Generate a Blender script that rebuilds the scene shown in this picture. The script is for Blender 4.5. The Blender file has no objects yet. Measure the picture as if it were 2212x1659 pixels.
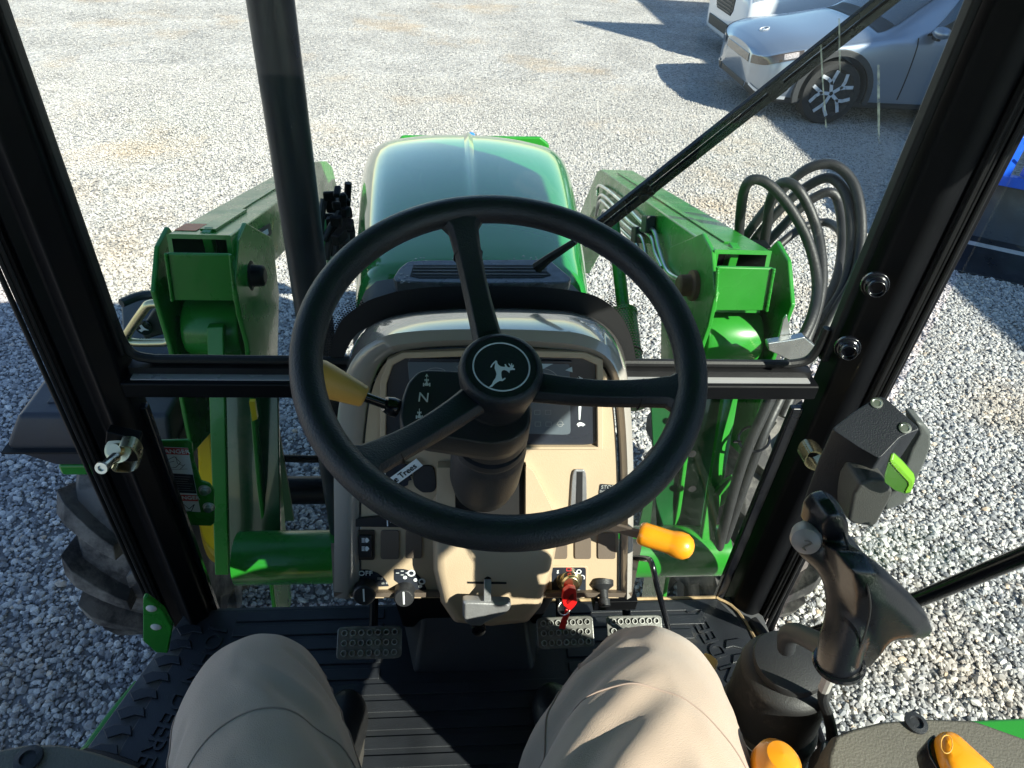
import bpy, bmesh, math, random
from mathutils import Vector as V, Matrix, noise
R=math.radians
random.seed(7)
sc=bpy.context.scene
# ---------------------------------------------------------------- camera
FP=1500.0;CX,CY=1106.0,829.5;HC=2.5
_dn=V((962-CX,2725-CY,FP)).normalized()
_fw=V((978-CX,-366-CY,FP));_fw=(_fw-_dn*_fw.dot(_dn)).normalized()
_rt=_dn.cross(_fw)
if _rt.x<0:_rt=-_rt
CAM=V((0,0,HC))
W3=Matrix((_rt,_fw,-_dn))
cd=bpy.data.cameras.new('camera');cam=bpy.data.objects.new('camera',cd);sc.collection.objects.link(cam)
cd.sensor_width=36;cd.lens=36*FP/2212;cd.clip_start=.02;cd.clip_end=600
m4=(W3@Matrix.Diagonal((1,-1,-1))).to_4x4();m4.translation=CAM;cam.matrix_world=m4
sc.camera=cam
# ---------------------------------------------------------------- light
AZ,EL=-45,36
world=bpy.data.worlds.new('World');sc.world=world;world.use_nodes=True
nt=world.node_tree;bg=nt.nodes['Background'];sky=nt.nodes.new('ShaderNodeTexSky');sky.sky_type='NISHITA';sky.sun_disc=False
sky.sun_elevation=R(EL);sky.sun_rotation=R(90-AZ);sky.air_density=1.0;sky.dust_density=.0;sky.ozone_density=2.6
nt.links.new(sky.outputs[0],bg.inputs[0]);bg.inputs[1].default_value=.092
sd=V((math.cos(R(AZ))*math.cos(R(EL)),math.sin(R(AZ))*math.cos(R(EL)),math.sin(R(EL))))
sl=bpy.data.lights.new('sun','SUN');sl.energy=5.0;sl.angle=R(.5);sl.color=(1,.93,.83)
so=bpy.data.objects.new('sun',sl);sc.collection.objects.link(so);so.rotation_euler=sd.to_track_quat('Z','Y').to_euler()
sc.view_settings.view_transform='Standard';sc.view_settings.look='None';sc.view_settings.exposure=1.3;sc.view_settings.gamma=1
sc.cycles.max_bounces=7;sc.cycles.transparent_max_bounces=14;sc.cycles.diffuse_bounces=3
# ---------------------------------------------------------------- pixel -> real plane helpers (2212 px wide photo frame)
def ray(x,y): return W3@V(((x-CX)/FP,(y-CY)/FP,1))
def at(x,y,ax,v):
    i='xyz'.index(ax);d=ray(x,y);return CAM+d*((v-CAM[i])/d[i])
def onp(x,y,o,n):
    d=ray(x,y);return CAM+d*((o-CAM).dot(n)/d.dot(n))
def Z(x0,y0,s): return lambda X,Y:((x0+X/s)*.8640625,(y0+Y/s)*.8640625)
# ---------------------------------------------------------------- materials
def mat(name,c,rough=.5,metal=0,var=.0,vs=20,bump=0,bs=80,coat=0,rv=0,spec=.5,dirt=None,ds=6,dth=.55,damt=.5,sheen=0,aniso=None):
    m=bpy.data.materials.new(name);m.use_nodes=True;n=m.node_tree;N=n.nodes;L=n.links;b=N['Principled BSDF']
    b.inputs['Base Color'].default_value=(*c,1);b.inputs['Roughness'].default_value=rough;b.inputs['Metallic'].default_value=metal
    b.inputs['Coat Weight'].default_value=coat;b.inputs['Coat Roughness'].default_value=.04;b.inputs['Specular IOR Level'].default_value=spec
    if sheen:b.inputs['Sheen Weight'].default_value=sheen
    if var or bump or rv or dirt:
        tc=N.new('ShaderNodeTexCoord')
    col=None
    if var:
        t=N.new('ShaderNodeTexNoise');t.inputs['Scale'].default_value=vs;t.inputs['Detail'].default_value=6;L.new(tc.outputs['Object'],t.inputs[0])
        r=N.new('ShaderNodeMapRange');r.inputs[3].default_value=1-var;r.inputs[4].default_value=1+var;r.inputs[1].default_value=.3;r.inputs[2].default_value=.7;L.new(t.outputs[0],r.inputs[0])
        mx=N.new('ShaderNodeMix');mx.data_type='RGBA';mx.blend_type='MULTIPLY';mx.inputs[0].default_value=1;mx.inputs[6].default_value=(*c,1);L.new(r.outputs[0],mx.inputs[7])
        col=mx.outputs[2]
    if dirt:
        t=N.new('ShaderNodeTexNoise');t.inputs['Scale'].default_value=ds;t.inputs['Detail'].default_value=9;t.inputs['Roughness'].default_value=.7;L.new(tc.outputs['Object'],t.inputs[0])
        r=N.new('ShaderNodeMapRange');r.inputs[1].default_value=dth;r.inputs[2].default_value=dth+.15;r.inputs[4].default_value=damt;L.new(t.outputs[0],r.inputs[0])
        mx=N.new('ShaderNodeMix');mx.data_type='RGBA';mx.inputs[6].default_value=(*c,1);mx.inputs[7].default_value=(*dirt,1);L.new(r.outputs[0],mx.inputs[0])
        if col:L.new(col,mx.inputs[6])
        col=mx.outputs[2]
    if col:L.new(col,b.inputs['Base Color'])
    if rv:
        t=N.new('ShaderNodeTexNoise');t.inputs['Scale'].default_value=9;t.inputs['Detail'].default_value=8;L.new(tc.outputs['Object'],t.inputs[0])
        r=N.new('ShaderNodeMapRange');r.inputs[3].default_value=max(.02,rough-rv);r.inputs[4].default_value=min(1,rough+rv);r.inputs[1].default_value=.3;r.inputs[2].default_value=.7;L.new(t.outputs[0],r.inputs[0]);L.new(r.outputs[0],b.inputs['Roughness'])
    if bump:
        t=N.new('ShaderNodeTexNoise');t.inputs['Scale'].default_value=bs;t.inputs['Detail'].default_value=4;L.new(tc.outputs['Object'],t.inputs[0])
        bp=N.new('ShaderNodeBump');bp.inputs['Strength'].default_value=bump;bp.inputs['Distance'].default_value=.002;L.new(t.outputs[0],bp.inputs['Height']);L.new(bp.outputs[0],b.inputs['Normal'])
    return m
def glassmat(name,tint=(.93,.97,.95),refl=.65,smudge=.005):
    m=bpy.data.materials.new(name);m.use_nodes=True;n=m.node_tree;N=n.nodes;L=n.links;N.remove(N['Principled BSDF']);o=N['Material Output']
    t=N.new('ShaderNodeBsdfTransparent');t.inputs[0].default_value=(*tint,1)
    g=N.new('ShaderNodeBsdfGlossy');g.inputs['Roughness'].default_value=.02
    f=N.new('ShaderNodeLayerWeight');f.inputs[0].default_value=.5
    pw=N.new('ShaderNodeMath');pw.operation='POWER';pw.inputs[1].default_value=5;L.new(f.outputs['Facing'],pw.inputs[0])
    mu=N.new('ShaderNodeMath');mu.operation='MULTIPLY_ADD';mu.inputs[1].default_value=.9*refl;mu.inputs[2].default_value=.022*refl;L.new(pw.outputs[0],mu.inputs[0])
    mx=N.new('ShaderNodeMixShader');L.new(mu.outputs[0],mx.inputs[0]);L.new(t.outputs[0],mx.inputs[1]);L.new(g.outputs[0],mx.inputs[2])
    d=N.new('ShaderNodeBsdfDiffuse');d.inputs[0].default_value=(.55,.58,.55,1)
    tc=N.new('ShaderNodeTexCoord');ns=N.new('ShaderNodeTexNoise');ns.inputs['Scale'].default_value=4;ns.inputs['Detail'].default_value=9;L.new(tc.outputs['Object'],ns.inputs[0])
    r=N.new('ShaderNodeMapRange');r.inputs[1].default_value=.42;r.inputs[2].default_value=.8;r.inputs[4].default_value=smudge*2.5;r.inputs[3].default_value=smudge*.3;L.new(ns.outputs[0],r.inputs[0])
    m2=N.new('ShaderNodeMixShader');L.new(r.outputs[0],m2.inputs[0]);L.new(mx.outputs[0],m2.inputs[1]);L.new(d.outputs[0],m2.inputs[2]);L.new(m2.outputs[0],o.inputs[0])
    return m
G_=dict(
 green=mat('green paint',(.022,.21,.022),.28,0,.12,5,coat=.15,rv=.1,dirt=(.35,.42,.33),ds=75,dth=.7,damt=.55,spec=.4),
 hood=mat('hood green paint',(.016,.19,.035),.14,0,.08,3,coat=.75,rv=.05,dirt=(.1,.2,.12),ds=40,dth=.7,damt=.35),
 black=mat('black powder coat',(.0035,.0038,.005),.45,0,.2,12,bump=.08,bs=400,rv=.1,spec=.13),
 gblack=mat('gloss black',(.005,.0055,.008),.2,0,.2,8,rv=.1),
 rubber=mat('rubber',(.009,.009,.010),.5,0,.25,30,bump=.1,bs=300,dirt=(.1,.09,.08),ds=14,dth=.64,damt=.3,spec=.3),
 hose=mat('hose rubber',(.013,.013,.014),.5,0,.25,25,bump=.3,bs=150,dirt=(.22,.2,.18),ds=26,dth=.62,damt=.4),
 mat_=mat('floor mat rubber',(.016,.018,.022),.38,0,.25,10,bump=.35,bs=500,rv=.1,dirt=(.3,.26,.19),ds=5,dth=.64,damt=.25),
 grip=mat('steering wheel grip',(.010,.012,.017),.46,0,.25,14,bump=.4,bs=500,rv=.1),
 plastic=mat('dark plastic',(.018,.019,.022),.5,0,.1,20,bump=.3,bs=600,rv=.06),
 sleek=mat('joystick plastic',(.007,.008,.011),.3,0,.1,20,bump=.12,bs=500,rv=.06,dirt=(.06,.05,.04),ds=9,dth=.62,damt=.25),
 beige=mat('beige plastic',(.45,.345,.235),.5,0,.05,8,bump=.22,bs=500,rv=.05),
 beige2=mat('glossy beige plastic',(.30,.275,.25),.2,0,.05,6,coat=1,rv=.05),
 taupe=mat('taupe plastic',(.14,.11,.088),.5,0,.05,10,bump=.2,bs=500),
 fender=mat('fender liner plastic',(.11,.1,.08),.6,0,.1,10,bump=.5,bs=350),
 screen=mat('instrument panel',(.022,.026,.036),.25,0,.15,15,rv=.06,dirt=(.12,.12,.12),ds=40,dth=.62,damt=.3),
 lcd=mat('display glass',(.1,.12,.14),.12,0,.1,10),
 white=mat('white marking',(.75,.78,.8),.5),
 dim=mat('faint marking',(.3,.31,.31),.4),
 red=mat('red plastic',(.65,.012,.012),.3,0,.1,20,coat=.3),
 redp=mat('red print',(.55,.03,.025),.5),
 orange=mat('orange plastic',(.75,.27,.01),.3,0,.05,10,coat=.3,rv=.05),
 dorange=mat('lever orange plastic',(.62,.33,.07),.42,0,.08,10,bump=.1,bs=300),
 yellow=mat('yellow paint',(.7,.5,.01),.35,0,.12,6,rv=.1,dirt=(.12,.1,.06),ds=8,dth=.6,damt=.5),
 lime=mat('lime green plastic',(.13,.32,.02),.38,0,.06,20),
 steel=mat('steel',(.6,.6,.58),.32,1,.2,15,rv=.12,bump=.1,bs=200),
 zinc=mat('yellow zinc plate',(.6,.52,.32),.3,1,.25,9,rv=.12),
 alu=mat('cast grey metal',(.33,.33,.34),.42,.6,.15,40,bump=.2,bs=300),
 chrome=mat('chrome ring',(.75,.77,.8),.12,1),
 rust=mat('rusty metal',(.2,.09,.04),.75,.2,.4,20,bump=.4,bs=200),
 hole=mat('dark opening',(.004,.004,.005),.8),
 tyre=mat('tractor tyre rubber',(.035,.033,.033),.8,0,.25,12,bump=.5,bs=120,dirt=(.21,.195,.175),ds=5,dth=.46,damt=.8),
 blue=mat('blue paint',(.01,.09,.55),.35,0,.1,8,rv=.1),
 skin=mat('skin',(.42,.24,.17),.5),
 trousers=mat('khaki twill',(.43,.32,.25),.9,0,.06,9,bump=.5,bs=900,sheen=.3),
 seam=mat('trouser stitching',(.33,.245,.205),.9),
 shirt=mat('blue cotton',(.08,.12,.2),.9,0,.1,9,bump=.4,bs=600),
 shoe=mat('black leather',(.014,.014,.015),.4,0,.2,20,bump=.3,bs=200),
 orsticker=mat('orange sticker',(.7,.13,.03),.5),
 glass=glassmat('cab glass'),
)
# ---------------------------------------------------------------- mesh builder
class MB:
    def __init__(s): s.v=[];s.f=[];s.mi=[];s.m=0
    def add(s,vs,fs):
        o=len(s.v);s.v+=[V(p) for p in vs];s.f+=[[o+i for i in f] for f in fs];s.mi+=[s.m]*len(fs);return s
    def box(s,c,size,rot=None,taper=1):
        hx,hy,hz=[q/2 for q in size];ps=[]
        for z,t in((-hz,1),(hz,taper)):
            for x,y in((-hx,-hy),(hx,-hy),(hx,hy),(-hx,hy)):ps.append(V((x*t,y*t,z)))
        if rot is not None:ps=[rot@p for p in ps]
        c=V(c);return s.add([c+p for p in ps],[(3,2,1,0),(4,5,6,7),(0,1,5,4),(1,2,6,5),(2,3,7,6),(3,0,4,7)])
    def prism(s,poly,vec):
        n=len(poly);vec=V(vec);a=[V(p) for p in poly];b=[p+vec for p in a]
        nn=V((0,0,0))
        for i in range(n):nn+=a[i].cross(a[(i+1)%n])
        if nn.dot(vec)>0:a.reverse();b.reverse()
        return s.add(a+b,[list(range(n)),list(range(2*n-1,n-1,-1))]+[(i,i+n,(i+1)%n+n,(i+1)%n) for i in range(n)])
    def loft(s,rings,cap0=True,cap1=True,closed=True):
        n=len(rings[0]);vs=[p for r in rings for p in r];fs=[]
        for k in range(len(rings)-1):
            for i in range(n if closed else n-1):
                j=(i+1)%n;fs.append((k*n+i,k*n+j,(k+1)*n+j,(k+1)*n+i))
        if cap0:fs.append(list(range(n-1,-1,-1)))
        if cap1:fs.append([(len(rings)-1)*n+i for i in range(n)])
        return s.add(vs,fs)
    def tube(s,path,r,n=12,smooth=0,flat=None):
        path=[V(p) for p in path]
        if not isinstance(r,(list,tuple)):r=[r]*len(path)
        if smooth:path,r=spl(path,r,smooth)
        rings=[];up=None
        for i,p in enumerate(path):
            t=(path[min(i+1,len(path)-1)]-path[max(i-1,0)]).normalized()
            if up is None:up=t.orthogonal().normalized()
            up=(up-t*up.dot(t)).normalized();sd_=t.cross(up)
            rings.append([p+(up*math.cos(a)+sd_*math.sin(a))*r[i] for a in[2*math.pi*k/n for k in range(n)]])
        return s.loft(rings)
    def lathe(s,o,ax,prof,n=32,ref=None):
        o=V(o);ax=V(ax).normalized();u=(V(ref)-ax*V(ref).dot(ax)).normalized() if ref else ax.orthogonal().normalized();w=ax.cross(u)
        rings=[[o+ax*h+(u*math.cos(a)+w*math.sin(a))*max(r,1e-5) for a in[2*math.pi*k/n for k in range(n)]] for r,h in prof]
        return s.loft(rings)
    def torus(s,c,ax,Rr,r,n=64,m=14):
        c=V(c);ax=V(ax).normalized();u=ax.orthogonal().normalized();w=ax.cross(u);vs=[];fs=[]
        for i in range(n):
            a=2*math.pi*i/n;d=u*math.cos(a)+w*math.sin(a)
            for j in range(m):
                b=2*math.pi*j/m;vs.append(c+d*(Rr+r*math.cos(b))+ax*r*math.sin(b))
        for i in range(n):
            for j in range(m):fs.append((i*m+j,((i+1)%n)*m+j,((i+1)%n)*m+(j+1)%m,i*m+(j+1)%m))
        return s.add(vs,fs)
    def ball(s,c,r,n=16,sc_=(1,1,1)):
        c=V(c);rings=[]
        for i in range(n+1):
            b=math.pi*i/n;rings.append([c+V((r*sc_[0]*max(math.sin(b),1e-4)*math.cos(a),r*sc_[1]*max(math.sin(b),1e-4)*math.sin(a),-r*sc_[2]*math.cos(b))) for a in[2*math.pi*k/(n*2) for k in range(n*2)]])
        return s.loft(rings)
    def build(s,name,m,parent=None,bevel=0,seg=2,smooth=35,sub=0,label=None,recalc=True):
        me=bpy.data.meshes.new(name)
        off=V(parent.get('_w',(0,0,0))) if parent is not None else V((0,0,0))
        me.from_pydata([p-off for p in s.v],[],s.f)
        ms=m if isinstance(m,(list,tuple)) else [m]
        for q in ms:me.materials.append(q)
        if len(ms)>1:me.polygons.foreach_set('material_index',s.mi)
        if recalc:
            bm=bmesh.new();bm.from_mesh(me);bmesh.ops.recalc_face_normals(bm,faces=bm.faces);bm.to_mesh(me);bm.free()
        o=bpy.data.objects.new(name,me);sc.collection.objects.link(o)
        if parent is not None:o.parent=parent;o['_w']=tuple(off)
        else:o['_w']=(0,0,0)
        if smooth:
            me.polygons.foreach_set('use_smooth',[True]*len(me.polygons));me.set_sharp_from_angle(angle=R(smooth))
        if bevel:
            b=o.modifiers.new('b','BEVEL');b.width=bevel;b.segments=seg;b.limit_method='ANGLE';b.angle_limit=R(32);b.harden_normals=True
        if sub:
            q=o.modifiers.new('s','SUBSURF');q.levels=sub;q.render_levels=sub
        if label:o['label']=label
        return o
def spl(P,r,k):
    out=[];ro=[];n=len(P)
    for i in range(n-1):
        p0,p1,p2,p3=P[max(i-1,0)],P[i],P[i+1],P[min(i+2,n-1)]
        for j in range(k):
            t=j/k;out.append(.5*((2*p1)+(p2-p0)*t+(2*p0-5*p1+4*p2-p3)*t*t+(3*p1-p0-3*p2+p3)*t**3));ro.append(r[i]*(1-t)+r[i+1]*t)
    out.append(P[-1]);ro.append(r[-1]);return out,ro
def empty(name,loc,label,cat,group=None):
    o=bpy.data.objects.new(name,None);sc.collection.objects.link(o);o.location=loc;o['label']=label;o['category']=cat;o['_w']=tuple(loc)
    if group:o['group']=group
    o.empty_display_size=.1;return o
def tag(o,label,cat,group=None,kind=None):
    if label:o['label']=label
    if cat:o['category']=cat
    if group:o['group']=group
    if kind:o['kind']=kind
    return o
def rnd_poly(pts,k=.25,seg=3):
    """round the corners of a 3D polygon"""
    out=[];n=len(pts);pts=[V(p) for p in pts]
    for i in range(n):
        a,b,c=pts[i-1],pts[i],pts[(i+1)%n];p=b.lerp(a,k);q=b.lerp(c,k)
        for j in range(seg+1):
            t=j/seg;out.append(p.lerp(b,t).lerp(b.lerp(q,t),t))
    return out
def text(s,o,xd,yd,size,m,parent,name='lettering',ext=.0006,align='CENTER',up=.0004):
    cu=bpy.data.curves.new('t','FONT');cu.body=s;cu.size=size;cu.extrude=ext;cu.align_x=align;cu.align_y='CENTER'
    t=bpy.data.objects.new('t',cu);sc.collection.objects.link(t);dg=bpy.context.evaluated_depsgraph_get();dg.update()
    me=bpy.data.meshes.new_from_object(t.evaluated_get(dg));bpy.data.objects.remove(t)
    xd=V(xd).normalized();yd=V(yd);yd=(yd-xd*yd.dot(xd)).normalized();zd=xd.cross(yd);off=V(parent.get('_w',(0,0,0))) if parent else V((0,0,0))
    M=Matrix((xd,yd,zd)).transposed().to_4x4();M.translation=V(o)+zd*up-off;me.transform(M);me.materials.clear();me.materials.append(m)
    ob=bpy.data.objects.new(name,me);sc.collection.objects.link(ob)
    if parent:ob.parent=parent;ob['_w']=tuple(off)
    return ob
# ================================================================ GROUND
def ground():
    m=bpy.data.materials.new('gravel ground');m.use_nodes=True;n=m.node_tree;N=n.nodes;L=n.links;b=N['Principled BSDF'];b.inputs['Roughness'].default_value=.85;b.inputs['Specular IOR Level'].default_value=.25
    tc=N.new('ShaderNodeTexCoord')
    vo=N.new('ShaderNodeTexVoronoi');vo.inputs['Scale'].default_value=38;L.new(tc.outputs['Object'],vo.inputs[0])
    v2=N.new('ShaderNodeTexVoronoi');v2.inputs['Scale'].default_value=16;L.new(tc.outputs['Object'],v2.inputs[0])
    sp=N.new('ShaderNodeSeparateColor');L.new(vo.outputs['Color'],sp.inputs[0])
    cr=N.new('ShaderNodeValToRGB');e=cr.color_ramp.elements;e[0].position=0;e[0].color=(.2,.19,.18,1);e[1].position=1;e[1].color=(.5,.47,.44,1);q=e.new(.35);q.color=(.36,.34,.32,1);L.new(sp.outputs[0],cr.inputs[0])
    ns=N.new('ShaderNodeTexNoise');ns.inputs['Scale'].default_value=.55;ns.inputs['Detail'].default_value=5;ns.inputs['Roughness'].default_value=.62;L.new(tc.outputs['Object'],ns.inputs[0])
    r=N.new('ShaderNodeMapRange');r.inputs[1].default_value=.55;r.inputs[2].default_value=.72;r.inputs[4].default_value=.75;L.new(ns.outputs[0],r.inputs[0])
    mx=N.new('ShaderNodeMix');mx.data_type='RGBA';L.new(r.outputs[0],mx.inputs[0]);L.new(cr.outputs[0],mx.inputs[6]);mx.inputs[7].default_value=(.42,.31,.2,1)
    n2=N.new('ShaderNodeTexNoise');n2.inputs['Scale'].default_value=1.3;n2.inputs['Detail'].default_value=4;L.new(tc.outputs['Object'],n2.inputs[0])
    r2=N.new('ShaderNodeMapRange');r2.inputs[1].default_value=.3;r2.inputs[2].default_value=.7;r2.inputs[3].default_value=.8;r2.inputs[4].default_value=1.2;L.new(n2.outputs[0],r2.inputs[0])
    m2=N.new('ShaderNodeMix');m2.data_type='RGBA';m2.blend_type='MULTIPLY';m2.inputs[0].default_value=1;sxy=N.new('ShaderNodeSeparateXYZ');L.new(tc.outputs['Object'],sxy.inputs[0]);rr_=N.new('ShaderNodeMapRange');rr_.inputs[1].default_value=2.8;rr_.inputs[2].default_value=5.5;L.new(sxy.outputs[1],rr_.inputs[0]);mq=N.new('ShaderNodeMix');mq.data_type='RGBA';L.new(rr_.outputs[0],mq.inputs[0]);mq.inputs[6].default_value=(.19,.185,.18,1);L.new(mx.outputs[2],mq.inputs[7]);L.new(mq.outputs[2],m2.inputs[6]);L.new(r2.outputs[0],m2.inputs[7]);L.new(m2.outputs[2],b.inputs['Base Color'])  # near ground darkened: shadow of the stone gaps put into its colour
    ad=N.new('ShaderNodeMath');ad.operation='ADD';L.new(vo.outputs['Distance'],ad.inputs[0]);mm=N.new('ShaderNodeMath');mm.operation='MULTIPLY';mm.inputs[1].default_value=.8;L.new(v2.outputs['Distance'],mm.inputs[0]);L.new(mm.outputs[0],ad.inputs[1])
    bp=N.new('ShaderNodeBump');bp.invert=True;bp.inputs['Strength'].default_value=.8;bp.inputs['Distance'].default_value=.02;L.new(ad.outputs[0],bp.inputs['Height']);L.new(bp.outputs[0],b.inputs['Normal'])
    g=MB();nx=60
    vs=[(-150+300*i/nx,-150+300*j/nx,0) for j in range(nx+1) for i in range(nx+1)]
    g.add(vs,[(j*(nx+1)+i,j*(nx+1)+i+1,(j+1)*(nx+1)+i+1,(j+1)*(nx+1)+i) for j in range(nx) for i in range(nx)])
    o=g.build('ground',m,smooth=0,recalc=False);tag(o,'light grey gravel yard with tan dusty patches',None,kind='structure');return o
ground()
def gravel():
    import numpy as np
    rng=np.random.default_rng(3)
    m=bpy.data.materials.new('gravel stone');m.use_nodes=True;n=m.node_tree;N=n.nodes;L=n.links;b=N['Principled BSDF'];b.inputs['Roughness'].default_value=.75;b.inputs['Specular IOR Level'].default_value=.3
    oi=N.new('ShaderNodeObjectInfo');cr=N.new('ShaderNodeValToRGB');e=cr.color_ramp.elements;e[0].color=(.14,.14,.147,1);e[1].color=(.74,.71,.66,1)
    for p,c in((.3,(.29,.29,.297,1)),(.7,(.47,.46,.44,1)),(.93,(.6,.575,.54,1)),(.96,(.5,.38,.27,1)),(.975,(.66,.62,.57,1))):q=e.new(p);q.color=c
    tc=N.new('ShaderNodeTexCoord');ns=N.new('ShaderNodeTexNoise');ns.inputs['Scale'].default_value=60;L.new(tc.outputs['Object'],ns.inputs[0])
    r=N.new('ShaderNodeMapRange');r.inputs[1].default_value=.3;r.inputs[2].default_value=.7;r.inputs[3].default_value=.75;r.inputs[4].default_value=1.2;L.new(ns.outputs[0],r.inputs[0])
    mx=N.new('ShaderNodeMix');mx.data_type='RGBA';mx.blend_type='MULTIPLY';mx.inputs[0].default_value=1;L.new(oi.outputs['Random'],cr.inputs[0]);L.new(cr.outputs[0],mx.inputs[6]);L.new(r.outputs[0],mx.inputs[7])
    # far stones take the tan dust of the yard
    geo=N.new('ShaderNodeNewGeometry')
    wn=N.new('ShaderNodeTexNoise');wn.inputs['Scale'].default_value=.55;wn.inputs['Detail'].default_value=5;wn.inputs['Roughness'].default_value=.62;L.new(geo.outputs['Position'],wn.inputs[0])
    r3=N.new('ShaderNodeMapRange');r3.inputs[1].default_value=.52;r3.inputs[2].default_value=.7;r3.inputs[4].default_value=.6;L.new(wn.outputs[0],r3.inputs[0])
    m3=N.new('ShaderNodeMix');m3.data_type='RGBA';L.new(r3.outputs[0],m3.inputs[0]);L.new(mx.outputs[2],m3.inputs[6]);m3.inputs[7].default_value=(.44,.33,.22,1);
    sx=N.new('ShaderNodeSeparateXYZ');L.new(geo.outputs['Position'],sx.inputs[0]);r4=N.new('ShaderNodeMapRange');r4.inputs[1].default_value=2.6;r4.inputs[2].default_value=7.0;r4.inputs[4].default_value=.88;L.new(sx.outputs[1],r4.inputs[0])
    m4=N.new('ShaderNodeMix');m4.data_type='RGBA';L.new(r4.outputs[0],m4.inputs[0]);L.new(m3.outputs[2],m4.inputs[6]);wm=N.new('ShaderNodeMix');wm.data_type='RGBA';wm.inputs[6].default_value=(.48,.455,.425,1);wm.inputs[7].default_value=(.47,.375,.28,1);L.new(r3.outputs[0],wm.inputs[0]);L.new(wm.outputs[2],m4.inputs[7]);L.new(m4.outputs[2],b.inputs['Base Color'])
    col=bpy.data.collections.new('stones')
    for k in range(7):
        bm=bmesh.new();bmesh.ops.create_icosphere(bm,subdivisions=1,radius=1)
        sx,sy,sz=1+random.uniform(-.1,.45),1+random.uniform(-.25,.2),random.uniform(.5,.75)
        for v in bm.verts:
            f=1+random.uniform(-.28,.22);v.co=V((v.co.x*sx*f,v.co.y*sy*f,v.co.z*sz*f))
        me=bpy.data.meshes.new('stone');bm.to_mesh(me);bm.free();me.materials.append(m);o=bpy.data.objects.new('stone',me);col.objects.link(o)
    def scat(x0,x1,y0,y1,d):
        k=int((x1-x0)*(y1-y0)*d);return np.stack([rng.uniform(x0,x1,k),rng.uniform(y0,y1,k),rng.uniform(.001,.010,k)],1)
    pts=np.concatenate([scat(-3.4,-.6,.5,4.6,6500),scat(-.6,.9,1.0,3.2,4500),scat(.9,4.6,.7,5.6,6500),scat(-5,1.6,4.6,9.5,3000),scat(1.6,5.2,5.6,9.5,3000),scat(-.6,.9,3.2,4.6,4000),scat(-7,4.6,9.5,15.5,1000)])
    sc_arr=rng.gamma(6,1/6,len(pts))*.0088*np.clip(1.06-.085*(pts[:,1]-2.5),.5,1)
    me=bpy.data.meshes.new('gravel');me.vertices.add(len(pts));me.vertices.foreach_set('co',pts.ravel())
    a=me.attributes.new('sz','FLOAT','POINT');a.data.foreach_set('value',sc_arr.astype('f'))
    a=me.attributes.new('ro','FLOAT_VECTOR','POINT');a.data.foreach_set('vector',(rng.uniform(-1,1,(len(pts),3))*np.array([.55,.55,3.14])).astype('f').ravel())
    o=bpy.data.objects.new('gravel_stones',me);sc.collection.objects.link(o);me.materials.append(m)
    ng=bpy.data.node_groups.new('scatter','GeometryNodeTree');ng.interface.new_socket('Geometry',in_out='INPUT',socket_type='NodeSocketGeometry');ng.interface.new_socket('Geometry',in_out='OUTPUT',socket_type='NodeSocketGeometry')
    gi=ng.nodes.new('NodeGroupInput');go=ng.nodes.new('NodeGroupOutput');ip=ng.nodes.new('GeometryNodeInstanceOnPoints');ci=ng.nodes.new('GeometryNodeCollectionInfo');ci.inputs[0].default_value=col;ci.inputs['Separate Children'].default_value=True;ci.inputs['Reset Children'].default_value=True
    na=ng.nodes.new('GeometryNodeInputNamedAttribute');na.data_type='FLOAT';na.inputs[0].default_value='sz';nb=ng.nodes.new('GeometryNodeInputNamedAttribute');nb.data_type='FLOAT_VECTOR';nb.inputs[0].default_value='ro'
    l=ng.links;l.new(gi.outputs[0],ip.inputs['Points']);l.new(ci.outputs[0],ip.inputs['Instance']);ip.inputs['Pick Instance'].default_value=True
    l.new(nb.outputs[0],ip.inputs['Rotation']);l.new(na.outputs[0],ip.inputs['Scale']);l.new(ip.outputs[0],go.inputs[0])
    md=o.modifiers.new('g','NODES');md.node_group=ng
    tag(o,'loose grey and white crushed stone chips covering the yard','gravel',kind='stuff')
gravel()
# ================================================================ TRACTOR
FL=1.09;TX=.058
T=empty('tractor',(TX,1.0,0),'green compact farm tractor with black cab frame and front loader, seen from its driver seat','tractor')
BLK=G_['black'];GRN=G_['green']
def col_(poly_px,row,z0,z1):
    """vertical column whose corners are given as (px at that row, x) """
    return [at(p,row,'x',x) for p,x in poly_px]
# --- pillars: vertical columns
def vprism(g,pts,z0,z1):
    g.prism([V((p.x,p.y,z0)) for p in pts],(0,0,z1-z0))
ZT=2.65
def pillar(sgn):
    g=MB()
    if sgn<0:
        inner=at(272,800,'y',.95);out=at(138,800,'x',-.625);mid=at(195,800,'x',-.60)
        P_=[V((inner.x,.985,0)),V((inner.x,.93,0)),V((inner.x-.028,.905,0)),V((mid.x,mid.y-.02,0)),V((out.x,out.y,0)),V((out.x-.02,.985,0))]
    else:
        inner=at(1788,800,'y',.95);out=at(1898,800,'x',.738);mid=at(1862,800,'x',.714)
        P_=[V((inner.x,.985,0)),V((inner.x,.93,0)),V((inner.x+.024,.905,0)),V((mid.x,mid.y-.015,0)),V((out.x,out.y,0)),V((out.x+.02,.985,0))]
    vprism(g,P_,1.03,ZT);o=g.build('pillar',BLK,T,bevel=.006)
    # door seal: two thin rubber lips and a step
    g=MB()
    if sgn<0: xs=[(-.632,.003),(-.638,.0025),(-.646,.004)]
    else: xs=[(.743,.003),(.749,.0025),(.757,.004)]
    for k,(x,r) in enumerate(xs):
        y=(.935 if sgn<0 else .90)-(.004*k)
        g.tube([(x,y,1.04),(x,y,ZT)],r,8)
    g.box(((xs[0][0]+xs[-1][0])/2,(.958 if sgn<0 else .925),(1.04+ZT)/2),(.022,.035,ZT-1.04))
    g.build('door_seal',G_['rubber'],o)
    return o
pl=pillar(-1);pr=pillar(1)
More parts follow.
